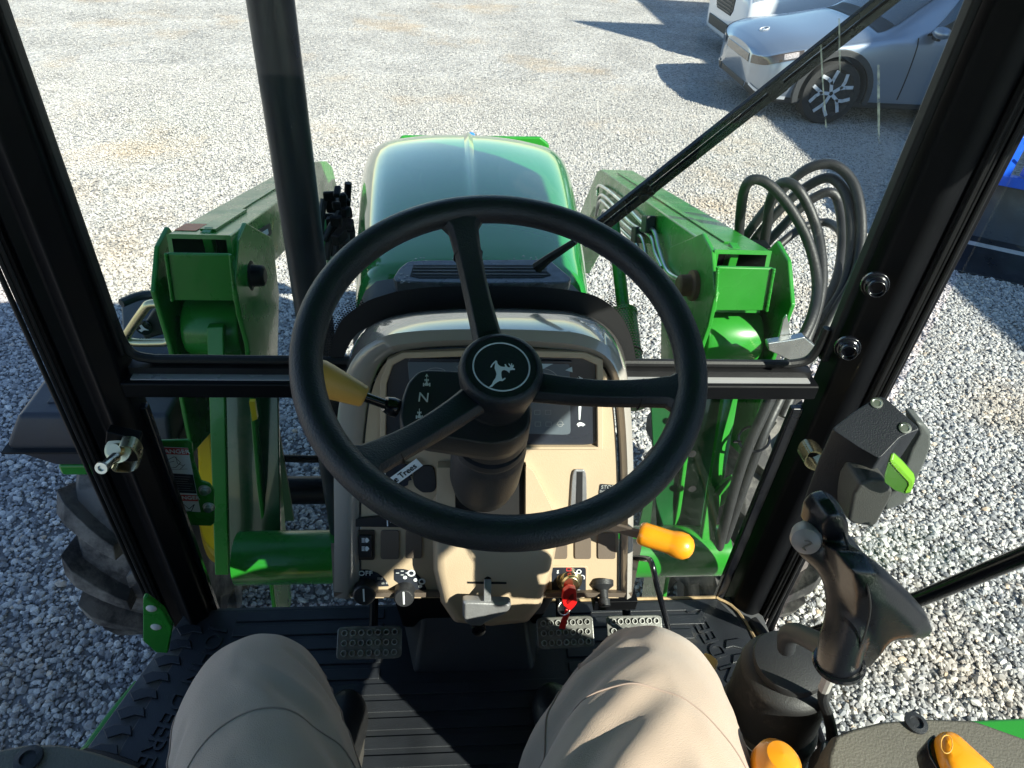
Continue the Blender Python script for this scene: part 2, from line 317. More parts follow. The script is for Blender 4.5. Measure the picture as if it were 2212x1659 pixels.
# green strip of loader mast seen beside right pillar is windshield gasket
def gasket(parent,x,y0):
    g=MB();g.box((x,.957,(1.80+ZT)/2),(.014,.02,ZT-1.80));g.build('gasket',G_['rubber'],parent,bevel=.003)
gasket(pl,at(277,800,'y',.957).x,0);gasket(pr,at(1768,800,'y',.957).x,0)
# lower gaskets
for par,px in((pl,318),(pr,1712)):
    a=at(px,870,'y',.957);g=MB();g.box((a.x-(.012 if par is pl else -.012),.957,1.38),(.024,.016,.62));g.build('gasket',G_['gblack'],par,bevel=.004)
# bolts on the right pillar
for px,py in((1892,620),(1832,757)):
    c=at(px,py,'y',.885);ax=V((-.35,-.92,.1)).normalized();g=MB()
    g.lathe(c-ax*.01,ax,[(.0,0),(.0175,0),(.0175,.005),(.014,.008),(.014,.02),(.0115,.022),(.011,.014),(0,.014)],6 if 0 else 24);g.lathe(c-ax*.01,ax,[(.0205,-.004),(.0205,.004),(.0,.004)],24)
    g.build('bolt',G_['gblack'],pr,bevel=.0015)
# --- cross bar
zb=at(1015,812,'y',.95).z
g=MB();xl,xr=at(272,820,'y',.93).x-.01,at(1762,820,'y',.93).x+.01
yb=at(1015,832,'z',zb).y;zl=at(1015,862,'y',yb).z
g.prism([V((xl,yb,zl)),V((xl,yb,zb-.002)),V((xl,yb+.004,zb)),V((xl,.972,zb)),V((xl,.972,zl))],(xr-xl,0,0))
cb=g.build('cross_bar',BLK,T,bevel=.003)
g=MB();g.box(((xl+xr)/2+.0,(yb+.952)/2+.004,zb+.0012),(xr-xl-.03,.952-yb-.010,.0024));g.build('lit_sill_strip',mat('sunlit sill strip',(.34,.34,.35),.28,.2,.1,6,coat=.5,rv=.06),cb)  # added pale strip: sunlight on the bar top put into its colour
g=MB();g.tube([(xl+.05,.962,zb+.022),(xr-.05,.962,zb+.022)],.008,10);g.box(((xl+xr)/2,.957,zb+.008),(xr-xl-.02,.02,.014))
for s,x in((-1,xl+.05),(1,xr-.05)):
    g.tube([(x,.962,zb+.022),(x+s*.03,.962,zb+.03),(x+s*.042,.962,zb+.055),(x+s*.045,.962,zb+.1)],.008,10,smooth=5)
g.build('gasket',G_['rubber'],cb)
# bright seal lit strip on the right
# --- windshield panes
g=MB();g.box(((xl+xr)/2,.965,(zb+.02+ZT)/2),(xr-xl,.005,ZT-zb-.02));ws=g.build('windshield',G_['glass'],T,smooth=0,label='large upper front window pane')
g=MB();g.box(((xl+xr)/2,.965,(zl+1.09)/2),(xr-xl,.005,zl-1.09));g.build('windshield',G_['glass'],T,smooth=0,label='low front window pane under the cross bar')
SM=bpy.data.materials.new('glass reflection streak');SM.use_nodes=True;_n=SM.node_tree;_b=_n.nodes['Principled BSDF'];_b.inputs['Base Color'].default_value=(.8,.85,.72,1);_b.inputs['Alpha'].default_value=.55;_b.inputs['Roughness'].default_value=.6
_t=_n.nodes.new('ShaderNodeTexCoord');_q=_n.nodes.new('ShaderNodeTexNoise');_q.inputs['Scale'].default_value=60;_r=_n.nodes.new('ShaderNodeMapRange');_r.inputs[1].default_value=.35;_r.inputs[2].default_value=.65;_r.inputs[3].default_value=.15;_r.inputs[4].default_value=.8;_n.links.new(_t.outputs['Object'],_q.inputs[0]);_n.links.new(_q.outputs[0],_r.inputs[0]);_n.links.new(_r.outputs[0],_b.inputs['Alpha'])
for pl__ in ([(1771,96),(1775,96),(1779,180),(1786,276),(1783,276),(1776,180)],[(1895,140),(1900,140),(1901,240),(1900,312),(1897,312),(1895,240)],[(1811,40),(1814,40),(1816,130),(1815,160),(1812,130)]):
    g=MB();q=[at(a,b,'y',.9610) for a,b in pl__];g.add(q,[list(range(len(q)))]);g.build('glass_reflection',SM,ws,smooth=0)  # reflections in the pane, put in as pale translucent strips
# frit dots round the console, on the glass
arc=[(716,805),(716,745),(738,692),(785,655),(828,638),(880,626),(960,619),(1140,619),(1230,627),(1292,642),(1340,680),(1366,735),(1378,805)]
arci=[(742,805),(742,775),(765,728),(800,704),(850,688),(885,682),(960,676),(1140,676),(1210,680),(1270,692),(1318,722),(1344,765),(1350,805)]
po=[at(a,b,'y',.9605) for a,b in arc];po,_=spl(po,[0]*len(po),8);pi=[at(a,b,'y',.9605) for a,b in arci];pi,_=spl(pi,[0]*len(pi),8)
fr=MB();fr.loft([po,pi],False,False,closed=False);fr.build('frit_band',G_['hole'],ws,smooth=0)
frs={-1:MB(),1:MB()};pp=[at(a,b,'y',.9600) for a,b in arc];pp,_=spl(pp,[0]*len(pp),22)
for k in range(5):
    for i,p in enumerate(pp):
        if (i+k)%2 or -.135<p.x<.25:continue
        c=p+(p-V((TX,.96,1.66))).normalized()*(.002+.0042*k);r=.0019-.00028*k
        frs[1 if p.x>TX else -1].add([c+V((math.cos(q)*r,-.0002,math.sin(q)*r)) for q in[math.pi/3*i_ for i_ in range(6)]],[(0,1,2,3,4,5)])
for q_ in frs.values():q_.build('frit_dots',G_['hole'],ws,smooth=0)
# --- roof (overhead, out of frame; outline shaped to shade the hood, not the legs) and rear of the cab
g=MB();g.prism([V((TX+x,y,ZT)) for x,y in((-.88,1.10),(-.72,1.24),(.95,1.24),(1.16,1.10),(1.16,.36),(.93,.2),(.93,-.9),(-.88,-.9))],(0,0,.16));g.build('roof',G_['green'],T,bevel=.03)
for x in(-.72,.86):
    g=MB();g.box((x,-.55,1.95),(.07,.09,1.8));g.build('pillar',BLK,T,bevel=.01)
g=MB();g.box((.07,-.62,1.45),(1.5,.03,.72));g.build('rear_panel',G_['black'],T,bevel=.005)
# --- floor
g=MB();fp=[at(440,1292,'z',FL),at(1560,1272,'z',FL),at(1625,1335,'z',FL),at(1700,1400,'z',FL)]
# plate in plan
P_=[(-.585,.955),(.69,.955),(.74,.90),(.745,.1),(.745,-.6),(-.72,-.6),(-.71,.50),(-.69,.64)]
P_=[V((x,y,FL-.03)) for x,y in P_]
g.prism(P_,(0,0,.03));fl=g.build('floor_plate',mat('floor plate',(.06,.062,.068),.55,0,.2,8,dirt=(.25,.22,.17),ds=7,dth=.5,damt=.4,bump=.2,bs=200),T,bevel=.003)
# rounded sill trim on the right edge
g=MB();g.tube([at(1625,1340,'z',FL+.01),at(1660,1385,'z',FL+.01),at(1700,1440,'z',FL+.01),at(1760,1560,'z',FL+.01)],.012,10,smooth=5);g.build('door_seal',G_['rubber'],fl)
# step hoop and green bracket at the left
g=MB();g.tube([at(300,1478,'z',1.0),at(245,1545,'z',1.0),at(196,1612,'z',1.0),at(176,1640,'z',1.02),at(240,1655,'z',1.05)],.012,10,smooth=6);g.build('step_bracket',GRN,T)
g=MB();bp=[(308,1292),(316,1292),(352,1320),(372,1356),(362,1412),(336,1410),(308,1385)];g.prism([at(a,b,'y',.80) for a,b in bp],(0,.012,0));br=g.build('sill_bracket',GRN,T,bevel=.003)
for a,b in((327,1314),(337,1354)):
    g=MB();g.lathe(at(a,b,'y',.80)+V((0,.002,0)),(0,-1,0),[(.010,0),(.0098,.003),(.006,.006),(0,.0065)],20);g.build('rivet',mat('dull white cap',(.6,.6,.58),.5),br)
# --- steering wheel
WC=V((.055,.587,2.081));WN=V((.015,-.372,1)).normalized();WR=.199
sw=MB();sw.torus(WC,WN,WR,.0165,96,18);sw=sw.build('steering_wheel',G_['grip'],T,label='black three spoke steering wheel')
hub=onp(1081,806,WC-WN*.045,WN)
def onw(x,y,off=0): return onp(x,y,WC+WN*off,WN)
for px,py in((1000,480),(1500,848),(775,1003)):
    e=onw(px,py);d=(e-WC).normalized();e=WC+d*(WR-.004)
    s0=hub+d*.03-WN*.012
    side=WN.cross(d).normalized();rings=[]
    n=9
    for i in range(n+1):
        t=i/n;c=s0.lerp(e,t)-WN*.012*math.sin(math.pi*min(1,t*1.05))*.9
        w=.0185-.0035*math.sin(math.pi*t);
        if t>.86:w+=.016*((t-.86)/.14)**2
        h=.0105
        rings.append([c+side*(w*a)+WN*(h*b) for a,b in((-1,-.5),(-.8,-1),(.8,-1),(1,-.5),(1,.25),(.72,.95),(0,1.12),(-.72,.95),(-1,.25))])
    g=MB();g.loft(rings);sp_=g.build('spoke',G_['grip'],sw,bevel=.0015)
    c=s0.lerp(e,.74);g=MB();g.loft([[c+d*q+side*(.0175*a)+WN*(.0108*b)-WN*.009 for a,b in((-1,-.5),(-.8,-1),(.8,-1),(1,-.5),(1,.25),(.72,.97),(0,1.14),(-.72,.97),(-1,.25))] for q in(-.0006,.0006)]);g.build('joint_line',G_['hole'],sp_)
HB=hub+WN*.012
g=MB();g.lathe(HB-WN*.06,WN,[(.0,0),(.038,0),(.041,.02),(.045,.035),(.0465,.05),(.0455,.058),(.042,.0625),(.039,.0635),(.0385,.0615),(0,.0615)],48);hb=g.build('hub',G_['grip'],sw)
hz=HB+WN*.0016
g=MB();g.torus(hz,WN,.0305,.0009,64,8);g.build('hub_ring',mat('silver ring',(.6,.62,.66),.4),hb)
g=MB();g.lathe(hz-WN*.001,WN,[(.0335,0),(.0335,.0006),(0,.0006)],48);g.build('hub_cap',mat('glossy black cap',(.004,.004,.006),.08,coat=1),hb)
dz=Z(960,860,4.096)
EMB=mat('silver emblem',(.72,.74,.78),.5,0)
deer=[(1095,240),(1108,215),(1128,192),(1150,173),(1163,182),(1168,205),(1180,222),(1205,236),(1232,240),(1248,236),(1240,212),(1252,212),(1264,232),(1276,244),(1292,246),(1300,232),(1283,214),(1282,200),(1296,216),(1308,228),(1308,203),(1318,206),(1318,230),(1330,216),(1336,232),(1322,250),(1346,258),(1346,268),(1318,268),(1296,272),(1290,300),(1278,288),(1264,276),(1236,268),(1214,276),(1206,300),(1208,336),(1216,366),(1246,350),(1250,360),(1218,384),(1192,380),(1166,394),(1140,412),(1116,438),(1092,446),(1084,440),(1108,420),(1124,385),(1148,352),(1158,310),(1150,280),(1138,250),(1142,212),(1146,196),(1128,208),(1106,242)]
g=MB();g.prism([onp(*dz(a-6,b-2),hz+WN*.0004,WN) for a,b in deer],WN*.0008);g.build('deer_emblem',EMB,hb,smooth=0)
# --- steering column
AX=-WN;C0=WC+AX*.10
g=MB();g.lathe(WC-WN*.085,AX,[(.0,0),(.037,0),(.040,.03),(.046,.05),(.048,.10),(0,.10)],40);cl=g.build('steering_column',G_['plastic'],T)
g=MB();q=WC-WN*.20+V((0,0,0));g.lathe(q,AX,[(0,0),(.047,0),(.0485,.008),(.0485,.012),(.046,.018),(.050,.03),(.050,.12),(.045,.155),(.03,.175),(0,.18)],40);g.build('column_boot',G_['plastic'],cl)
# shuttle shifter housing with symbols
SO=WC-WN*.105
hp=[(868,862),(880,828),(902,804),(925,800),(1040,806),(1120,840),(1148,880),(1146,925),(1110,955),(1062,965),(960,948),(870,935),(862,905)]
def inset(g,poly,vec,ins,mid=.25):
    c=sum((V(p) for p in poly),V((0,0,0)))/len(poly);vec=V(vec)
    g.loft([[V(p) for p in poly],[V(p)+vec*mid for p in poly],[c+(V(p)-c)*(1-ins)+vec for p in poly]])
top=[onp(a,b,SO,WN) for a,b in hp];top=rnd_poly(top,.3,2)
ct=sum(top,V((0,0,0)))/len(top)
g=MB();g.loft([[ct+(p-ct)*.97+WN*.004 for p in top],top,[p-WN*.03 for p in top],[ct+(p-ct)*.97-WN*.034 for p in top],[ct+(p-ct)*.86+V((.01,0,0))-WN*.055 for p in top]])
hs=g.build('shifter_housing',G_['plastic'],cl,bevel=.003)
def pxpoly(g,pts,o,n,th):g.prism([onp(a,b,o,n) for a,b in pts],n*th)
SOt=SO+WN*.0045
zz=Z(960,860,4.096)
def tractor_icon(g,ux,uy,flip=1,s=1.0):
    # small plan-view tractor: body, front wheels, rear wheels, arrow
    def r(x0,y0,x1,y1):pxpoly(g,[zz(ux+a*s,uy+b*s*flip) for a,b in((x0,y0),(x1,y0),(x1,y1),(x0,y1))],SOt,WN,.0004)
    r(-9,-30,9,20);r(-22,-30,-14,-10);r(14,-30,22,-10);r(-22,-23,22,-17);r(-18,10,18,38);r(-38,10,-24,44);r(24,10,38,44);r(-38,22,38,30)
    r(-3,-62,3,-30) if flip>0 else r(-3,44,3,62)
g=MB();tractor_icon(g,437,390);pxpoly(g,[zz(a,b) for a,b in((437,305),(420,336),(432,330),(442,330),(456,336))],SOt,WN,.0004)
g.build('direction_symbol',G_['white'],hs,smooth=0)
g=MB();tractor_icon(g,362,722,1,.95);pxpoly(g,[zz(a,b) for a,b in((356,806),(338,786),(350,790),(352,768),(362,768),(362,790),(374,788))],SOt,WN,.0004)
g.build('direction_symbol',G_['white'],hs,smooth=0)
a=onp(*zz(405,552),SOt,WN);b=onp(*zz(455,556),SOt,WN);u=onp(*zz(412,500),SOt,WN);text('N',a,b-a,u-a,.017,G_['white'],hs)
# gear lever orange
l0=onp(858,882,SO-WN*.01,WN);l1=onp(785,856,SO+WN*.012,WN);l2=onp(690,816,SO+WN*.03,WN)
g=MB();g.tube([l0,l0.lerp(l1,.5),l1],.0058,14);g.lathe(l0,(l1-l0),[(.0,0),(.011,.0),(.0115,.008),(.009,.016),(.0,.016)],20);lv=g.build('shuttle_lever',G_['gblack'],cl)
d=(l2-l1).normalized();g=MB();g.lathe(l1-d*.002,d,[(.0,0),(.0105,0),(.0125,.002),(.0135,.008),(.0195,.045),(.0205,.055),(.019,.062),(0,.064)],28);g.build('lever_grip',G_['dorange'],lv)
# --- dash console
FT=at(1050,750,'y',.80);FB=at(1050,1290,'y',.68);FU=(FT-FB).normalized();FN=V((1,0,0)).cross(FU).normalized()
if FN.y>0:FN=-FN
def onf(x,y,off=0):return onp(x,y,FT+FN*off,FN)
A=[(735,1300),(735,1150),(735,1000),(738,860),(752,775),(790,710),(860,680),(960,668),(1060,665),(1160,667),(1240,674),(1300,698),(1340,745),(1356,820),(1358,1000),(1356,1150),(1352,1300)]
C_=[(722,1290),(722,1140),(722,1000),(736,850),(768,768),(826,728),(890,716),(965,712),(1070,711),(1180,714),(1260,722),(1318,752),(1350,806),(1362,880),(1368,1000),(1368,1140),(1364,1290)]
D_=[(776,1285),(774,1140),(778,1000),(792,866),(812,800),(842,765),(895,752),(970,746),(1070,745),(1175,750),(1245,758),(1296,775),(1322,816),(1332,880),(1340,1000),(1342,1140),(1342,1285)]
ra=[at(a,b,'y',.955) for a,b in A];rc=[onf(a,b,.012) for a,b in C_];rd=[onf(a,b,.004) for a,b in D_]
rb=[ra[i].lerp(rc[i],.62)+V((0,0,.013 if 4<i<12 else .004 if 3<i<13 else 0)) for i in range(17)];rb=[V((p.x,p.y,p.z)) for p in rb]
ra=[V((p.x,p.y,max(p.z,1.3))) for p in ra]
re_=[onf(a+(4 if a<1050 else -4),b+5,-.02) for a,b in D_]
def up2(r):
    # refine ring (open) with spline
    q,_=spl(r,[0]*len(r),4);return q
rings=[up2(x) for x in(ra,rb,rc,[rc[i].lerp(rd[i],.55)+FN*.009 for i in range(17)],rd,re_)]
g=MB();g.loft(rings,False,False,closed=False);ds=g.build('dash_console',G_['beige2'],T,smooth=60,label='beige instrument console with a glossy domed cowl',recalc=True)
# seam between the cowl and the face
for sx in(0,1):
    idx=range(0,3) if sx==0 else range(14,17)
g=MB();sm=[rd[i]+FN*.004 for i in range(17)]
g=MB();f=up2([onf(a+(6 if a<1050 else -6),b+7,0) for a,b in D_]);g.add(f,[list(range(len(f)))]);fc=g.build('console_face',G_['beige'],ds,smooth=0)
def fprism(pts,th,name,m,par,off=.0005,bevel=.0015,rnd=.2):
    poly=[onf(a,b,off) for a,b in pts]
    if rnd:poly=rnd_poly(poly,rnd,3)
    g=MB();g.prism(poly,FN*th);return g.build(name,m,par,bevel=bevel)
z7=Z(960,860,4.096);z5=Z(700,700,2.765);z8=Z(850,1280,2.9493)
# instrument panel
# beige surround of the recess
outer=[(822,965),(822,820),(838,772),(870,757),(1060,750),(1262,756),(1300,772),(1300,965)];inn=[(834,960),(836,826),(850,784),(876,770),(1060,764),(1256,770),(1286,784),(1288,960)]
g=MB();po=[onf(a,b,.0) for a,b in outer];pi=[onf(a,b,.0) for a,b in inn];g.loft([po,[p+FN*.01 for p in po],[p+FN*.01 for p in pi],pi],False,False);g.build('panel_surround',G_['beige'],fc,bevel=.002)
ip=fprism(inn,.002,'instrument_panel',G_['screen'],fc,rnd=.06)
lc=fprism([z7(240,160),z7(1900,190),z7(1910,930),z7(300,880)],.0012,'display',G_['lcd'],ip,off=.0026,rnd=.05)
fprism([z7(265,130),z7(1920,165),z7(1925,200),z7(240,175)],.004,'panel_edge',G_['screen'],ip,off=.0026,rnd=0)
g=MB()
def strip(g,pts,w,o=.0042):
    q=[onf(a,b,o) for a,b in pts]
    for i in range(len(q)-1):
        s=(q[i+1]-q[i]).cross(FN).normalized()*w/2;g.add([q[i]-s,q[i+1]-s,q[i+1]+s,q[i]+s],[(0,1,2,3)])
import math as _m
strip(g,[z7(1610+190*_m.cos(R(t)),410-160*_m.sin(R(t))) for t in range(20,170,8)],.0006)
g.build('gauge_arc',G_['dim'],lc,smooth=0);g=MB()
strip(g,[z7(530+110*_m.cos(R(t)),300-55*_m.sin(R(t))) for t in range(5,176,9)],.0006)
g.build('gauge_arc',G_['dim'],lc,smooth=0)
for X,Y in((1575,820),(1685,820),(1570,700),(1680,700)):
    g=MB();strip(g,[z7(X-28,Y-22),z7(X+28,Y-22),z7(X+28,Y+22),z7(X-28,Y+22),z7(X-28,Y-22)],.0005);g.build('warning_symbol',G_['dim'],lc,smooth=0)
g=MB();strip(g,[z7(1805+28*_m.cos(R(t)),818+28*_m.sin(R(t))) for t in range(0,361,30)],.0008);strip(g,[z7(1765,825),z7(1845,825)],.0007);strip(g,[z7(1790,778),z7(1820,778)],.0007)
g.build('warning_symbol',G_['dim'],lc,smooth=0);g=MB();strip(g,[z7(745,235),z7(775,205),z7(775,222),z7(810,222),z7(810,248),z7(775,248),z7(775,265),z7(745,235)],.0005)
g.build('warning_symbol',G_['dim'],lc,smooth=0)
g=MB()
for tri in([(1605,160),(1768,185),(1625,255)],[(1490,150),(1540,155),(1562,270)],[(1855,268),(1925,232),(1930,288)]):
    g=MB();g.prism([onf(*z7(a,b),.0040) for a,b in tri],FN*.0003);g.build('panel_triangle',mat('pale printed triangle',(.35,.45,.5),.3),lc,smooth=0)
g=MB()
for poly in([(1992,638),(2020,638),(2008,775),(1995,775)],[(1972,825),(1985,808),(2010,800),(2035,808),(2046,815),(2058,822),(2058,830),(2046,832),(2040,842),(2032,842),(2030,835),(2000,838),(1996,848),(1986,846),(1986,835)],
  [(1980,345),(1996,352),(2004,342),(1990,330),(2000,332),(2018,345),(2032,348),(2042,360),(2034,372),(2020,374),(2012,390),(2000,386),(1998,374),(1984,366)]):
    g=MB();g.prism([onf(*z7(a,b),.0026) for a,b in poly],FN*.0004);g.build('speed_symbol',G_['white'],ip,smooth=0)
# throttle slot plate
sl_=fprism([(1236,1012),(1266,1012),(1268,1142),(1228,1142)],.004,'slot_plate',G_['alu'],fc,rnd=.2);fprism([z5(2053,1326),z5(2092,1326),z5(2090,1590),z5(2045,1590)],.0006,'slot',G_['hole'],sl_,off=.0048,bevel=0,rnd=0)
st=fprism([(1296,1045),(1338,1048),(1340,1098),(1290,1098)],.0008,'park_label',G_['screen'],fc,rnd=.08,bevel=0)
a=onf(1312,1052,.0015);xd=V((1,0,0));text('STOP',a,xd,FU,.0085,G_['dim'],st);text('SHIFT TO',onf(1312,1061,.0015),xd,FU,.006,G_['dim'],st);text('P',onf(1312,1071,.0015),xd,FU,.0085,G_['white'],st)
g=MB()
for k in range(3):strip(g,[(1300,1080+k*6),(1332,1080+k*6)],.0012,.0016)
g.build('label_lines',G_['dim'],st,smooth=0)
# horizontal black blade on the left with white mark
bl=fprism([z8(48,45),z8(150,35),z8(300,22),z8(520,40),z8(520,98),z8(52,92)],.006,'hand_throttle',G_['plastic'],fc,off=.001,rnd=.05)
g=MB();g.prism([onf(*z8(a,b),.0075) for a,b in((343,35),(352,35),(355,104),(346,104))],FN*.0004);g.prism([onf(*z8(a,b),.0075) for a,b in((370,50),(388,64),(370,80))],FN*.0004);g.build('blade_marks',G_['white'],bl,smooth=0)
# blank rocker covers and the lamp rocker
for bx in([(300,130),(438,130),(438,344),(300,344)],[(484,130),(608,130),(604,338),(484,338)],[(1550,130),(1675,130),(1675,342),(1550,342)],[(1728,130),(1850,130),(1850,342),(1728,342)],[(1898,150),(2030,150),(2030,342),(1898,342)]):
    fprism([z8(a,b) for a,b in bx],.0025,'switch_cover',G_['taupe'],fc,rnd=.12)
fb=fprism([z8(122,128),z8(258,128),z8(258,350),z8(122,350)],.0025,'switch_frame',mat('dark taupe plastic',(.045,.032,.024),.45),fc,rnd=.12)
rk=fprism([z8(140,165),z8(236,165),z8(236,325),z8(140,325)],.004,'lamp_switch',G_['plastic'],fb,off=.003,rnd=.1)
for yy in(208,270):
    g=MB()
    g.prism([onf(*z8(a,b),.0074) for a,b in((190,yy-18),(205,yy-16),(216,yy),(205,yy+16),(190,yy+18),(186,yy+6),(186,yy-6))],FN*.0004)
    for k in range(4):strip(g,[z8(160,yy-13+k*9),z8(182,yy-13+k*9)],.0014,.0075)
    g.build('lamp_symbol',G_['white'],rk,smooth=0)
# rotary knobs and their scale plates
def fan(cx,cy,r0,r1,t0,t1):return [z8(cx+r1*_m.cos(R(t)),cy-r1*_m.sin(R(t))) for t in range(t0,t1+1,8)]+[z8(cx,cy)]
for cx,cy,pl_,kn in((190,560,[(148,424),(210,424),(280,450),(330,490),(362,545),(290,548),(190,548),(148,500)],'a'),(478,580,[(400,420),(470,420),(550,440),(610,500),(640,570),(560,570),(480,560),(400,500)],'b')):
    p_=fprism([z8(a,b) for a,b in pl_],.0008,'scale_plate',G_['screen'],fc,rnd=.1,bevel=0)
    c=onf(*z8(cx,cy),0);ax=(FN*.85+V((0,0,.15))).normalized()
    g=MB();nn=48;prof=[(0.0215,0),(0.020,.008),(.0185,.022),(.016,.025),(0,.0255)]
    u=ax.orthogonal().normalized();w=ax.cross(u);rg=[]
    for r,h in prof:rg.append([c+ax*h+(u*_m.cos(2*_m.pi*k/nn)+w*_m.sin(2*_m.pi*k/nn))*max(1e-4,(r*.86 if kn=='b' else r*.95)*(1+(.02 if k%2 and .001<h<.036 else 0))) for k in range(nn)])
    g.loft(rg);kb=g.build('rotary_knob',G_['plastic'],fc,bevel=.0006)
    up=(FU-ax*FU.dot(ax)).normalized();sd_=ax.cross(up);g=MB();q=c+ax*.026;g.prism([q+up*a+sd_*b for a,b in((-.009,-.0013),(.013,-.0013),(.013,.0013),(-.009,.0013))],ax*.0005);g.build('pointer_line',G_['white'],kb,smooth=0)
    if kn=='a':
        text('OFF',onf(*z8(188,452),.0016),xd,FU,.013,G_['white'],p_)
        g=MB()
        for k in range(3):
            strip(g,[z8(275,484+k*6),z8(300,484+k*6)],.0011,.0018)
        g.prism([onf(*z8(a,b),.0017) for a,b in((302,480),(318,484),(318,496),(302,500))],FN*.0003);g.prism([onf(*z8(a,b),.0017) for a,b in((305,522),(325,516),(330,530),(308,534))],FN*.0003);g.prism([onf(*z8(a,b),.0017) for a,b in((338,516),(352,518),(350,530),(338,530))],FN*.0003);g.build('scale_symbols',G_['dim'],p_,smooth=0)
    else:
        g=MB()
        for X,Y in((557,500),(592,547),(480,482)):g.lathe(onf(*z8(X,Y),.0012),FN,[(.0032,0),(.0032,.0005),(0,.0005)],16)
        strip(g,[z8(412,450),z8(436,450)],.0012,.0018);strip(g,[z8(448,436),z8(470,436)],.0012,.0018);strip(g,[z8(448,464),z8(470,464)],.0012,.0018);strip(g,[z8(484,450),z8(500,450)],.0016,.0018)
        g.lathe(onf(*z8(526,450),.0012),FN,[(.0065,0),(.0065,.0005),(.004,.0005),(.004,0)],16);g.lathe(onf(*z8(604,512),.0012),FN,[(.006,0),(.006,.0005),(.0035,.0005),(.0035,0)],16);g.build('scale_symbols',G_['white'],p_,smooth=0)
# ignition
ig=fprism([z8(1560,406),z8(1812,406),z8(1812,585),z8(1560,585)],.0012,'ignition_plate',G_['screen'],fc,rnd=.08,bevel=0)
fprism([z8(1545,395),z8(1828,395),z8(1828,600),z8(1545,600)],.0015,'plate_rim',G_['beige'],ig,off=.0,rnd=.1)
c=onf(*z8(1690,500),.001);ax=(FN+V((0,0,.25))).normalized()
g=MB();g.lathe(c,ax,[(0,0),(.0215,0),(.0215,.003),(.016,.004),(.0155,.016),(.0125,.019),(.0,.019)],36);g.build('ignition_lock',G_['zinc'],ig,bevel=.0008)
g=MB();strip(g,[z8(1672,412),z8(1704,412),z8(1704,434),z8(1672,434),z8(1672,412)],.0013,.0018);g.build('stop_symbol',G_['redp'],ig,smooth=0)
g=MB();strip(g,[z8(1600,436),z8(1612,430),z8(1600,452),z8(1614,448)],.0016,.0018)
g.build('key_symbol',G_['white'],ig,smooth=0);g=MB();strip(g,[z8(1762+16*_m.cos(R(t)),440+14*_m.sin(R(t))) for t in range(0,361,40)],.0016,.0018);g.build('key_symbol',G_['white'],ig,smooth=0);g=MB();strip(g,[z8(1785+18*_m.cos(R(t)),484+18*_m.sin(R(t))) for t in range(-200,61,30)],.0016,.0018);g.build('key_symbol',G_['white'],ig,smooth=0);g=MB();strip(g,[z8(1612,578),z8(1770,578)],.0025,.0018);g.build('key_symbol',G_['white'],ig,smooth=0)
# stalk knob bottom right
c=onf(*z8(1935,530),0);ax=(FN*.75+V((0,0,-.5))).normalized();g=MB();g.lathe(c-ax*.004,ax,[(0,0),(.019,0),(.018,.008),(.012,.012),(.008,.015),(.0075,.028),(.0095,.029),(.0095,.040),(0,.041)],28);g.build('socket_plug',G_['plastic'],fc)
# column well (dark opening) and silver plate
fprism([(982,985),(1132,985),(1132,1118),(982,1118)],.0008,'column_well',G_['hole'],fc,rnd=0,bevel=0)
fprism([(1043,1112),(1126,1112),(1126,1130),(1043,1130)],.004,'well_plate',G_['alu'],fc,off=.002,rnd=0)
# left grey pad and ridge beside the column
fprism([(893,1006),(938,1003),(944,1050),(936,1062),(912,1063),(893,1048)],.003,'foam_pad',G_['plastic'],fc,rnd=.3)
fprism([(944,996),(982,996),(984,1130),(930,1130),(932,1082),(944,1066)],.02,'column_rib',G_['beige'],fc,rnd=.08,bevel=.004)
fprism([(1134,996),(1150,1010),(1196,1100),(1230,1108),(1225,1130),(1134,1130)],.012,'column_rib',G_['beige'],fc,rnd=.08,bevel=.004)
# lower column shroud: proud beige block
sh=[(934,1130),(1200,1130),(1202,1180),(1192,1240),(1168,1310),(1140,1344),(1060,1352),(982,1344),(952,1300),(936,1230)]
rb_=[onf(a,b,.0) for a,b in sh];rt_=[onf(a+(6 if a<1060 else -6),b+(8 if b<1200 else -2),.05) for a,b in sh];ct=sum(rt_,V((0,0,0)))/len(rt_)
g=MB();g.loft([[p-FN*.03 for p in rb_],rb_,[a.lerp(b,.75) for a,b in zip(rb_,rt_)],rt_,[ct+(p-ct)*.9+FN*.006 for p in rt_]]);shr=g.build('column_shroud',G_['beige'],ds,bevel=.008,seg=3)
def ons(x,y,o=.0565):return onf(x,y,o)
def sprism(pts,th,name,m,par,off=.0562,bevel=0,rnd=0):
    poly=[onf(a,b,off) for a,b in pts]
    if rnd:poly=rnd_poly(poly,rnd,3)
    g=MB();g.prism(poly,FN*th);return g.build(name,m,par,bevel=bevel)
sprism([z8(938,513),z8(1060,513),z8(1066,485),z8(1090,474),z8(1112,485),z8(1114,513),z8(1228,516),z8(1228,530),z8(1112,530),z8(1108,610),z8(1062,610),z8(1062,530),z8(940,526)],.0006,'lever_slot',G_['hole'],shr)
g=MB();a=onf(*z8(1088,492),.058);b=onf(*z8(1086,650),.085);g.prism([a+V((-.0055,0,0)),a+V((.0055,0,0)),b+V((.0055,0,0)),b+V((-.0055,0,0))],FN*.004);tl=g.build('tilt_lever',G_['alu'],shr,bevel=.001)
pd=[(905,655),(930,648),(1245,660),(1262,672),(1258,705),(1225,740),(1150,770),(1075,805),(1040,832),(960,830),(925,810),(905,770)]
g=MB();po=[onf(*z8(a,b),.082) for a,b in pd];c_=sum(po,V((0,0,0)))/len(po);g.loft([[p-FN*.012 for p in po],po,[c_+(p-c_)*.9+FN*.005 for p in po]]);g.build('tilt_pedal',G_['alu'],tl,bevel=.003)
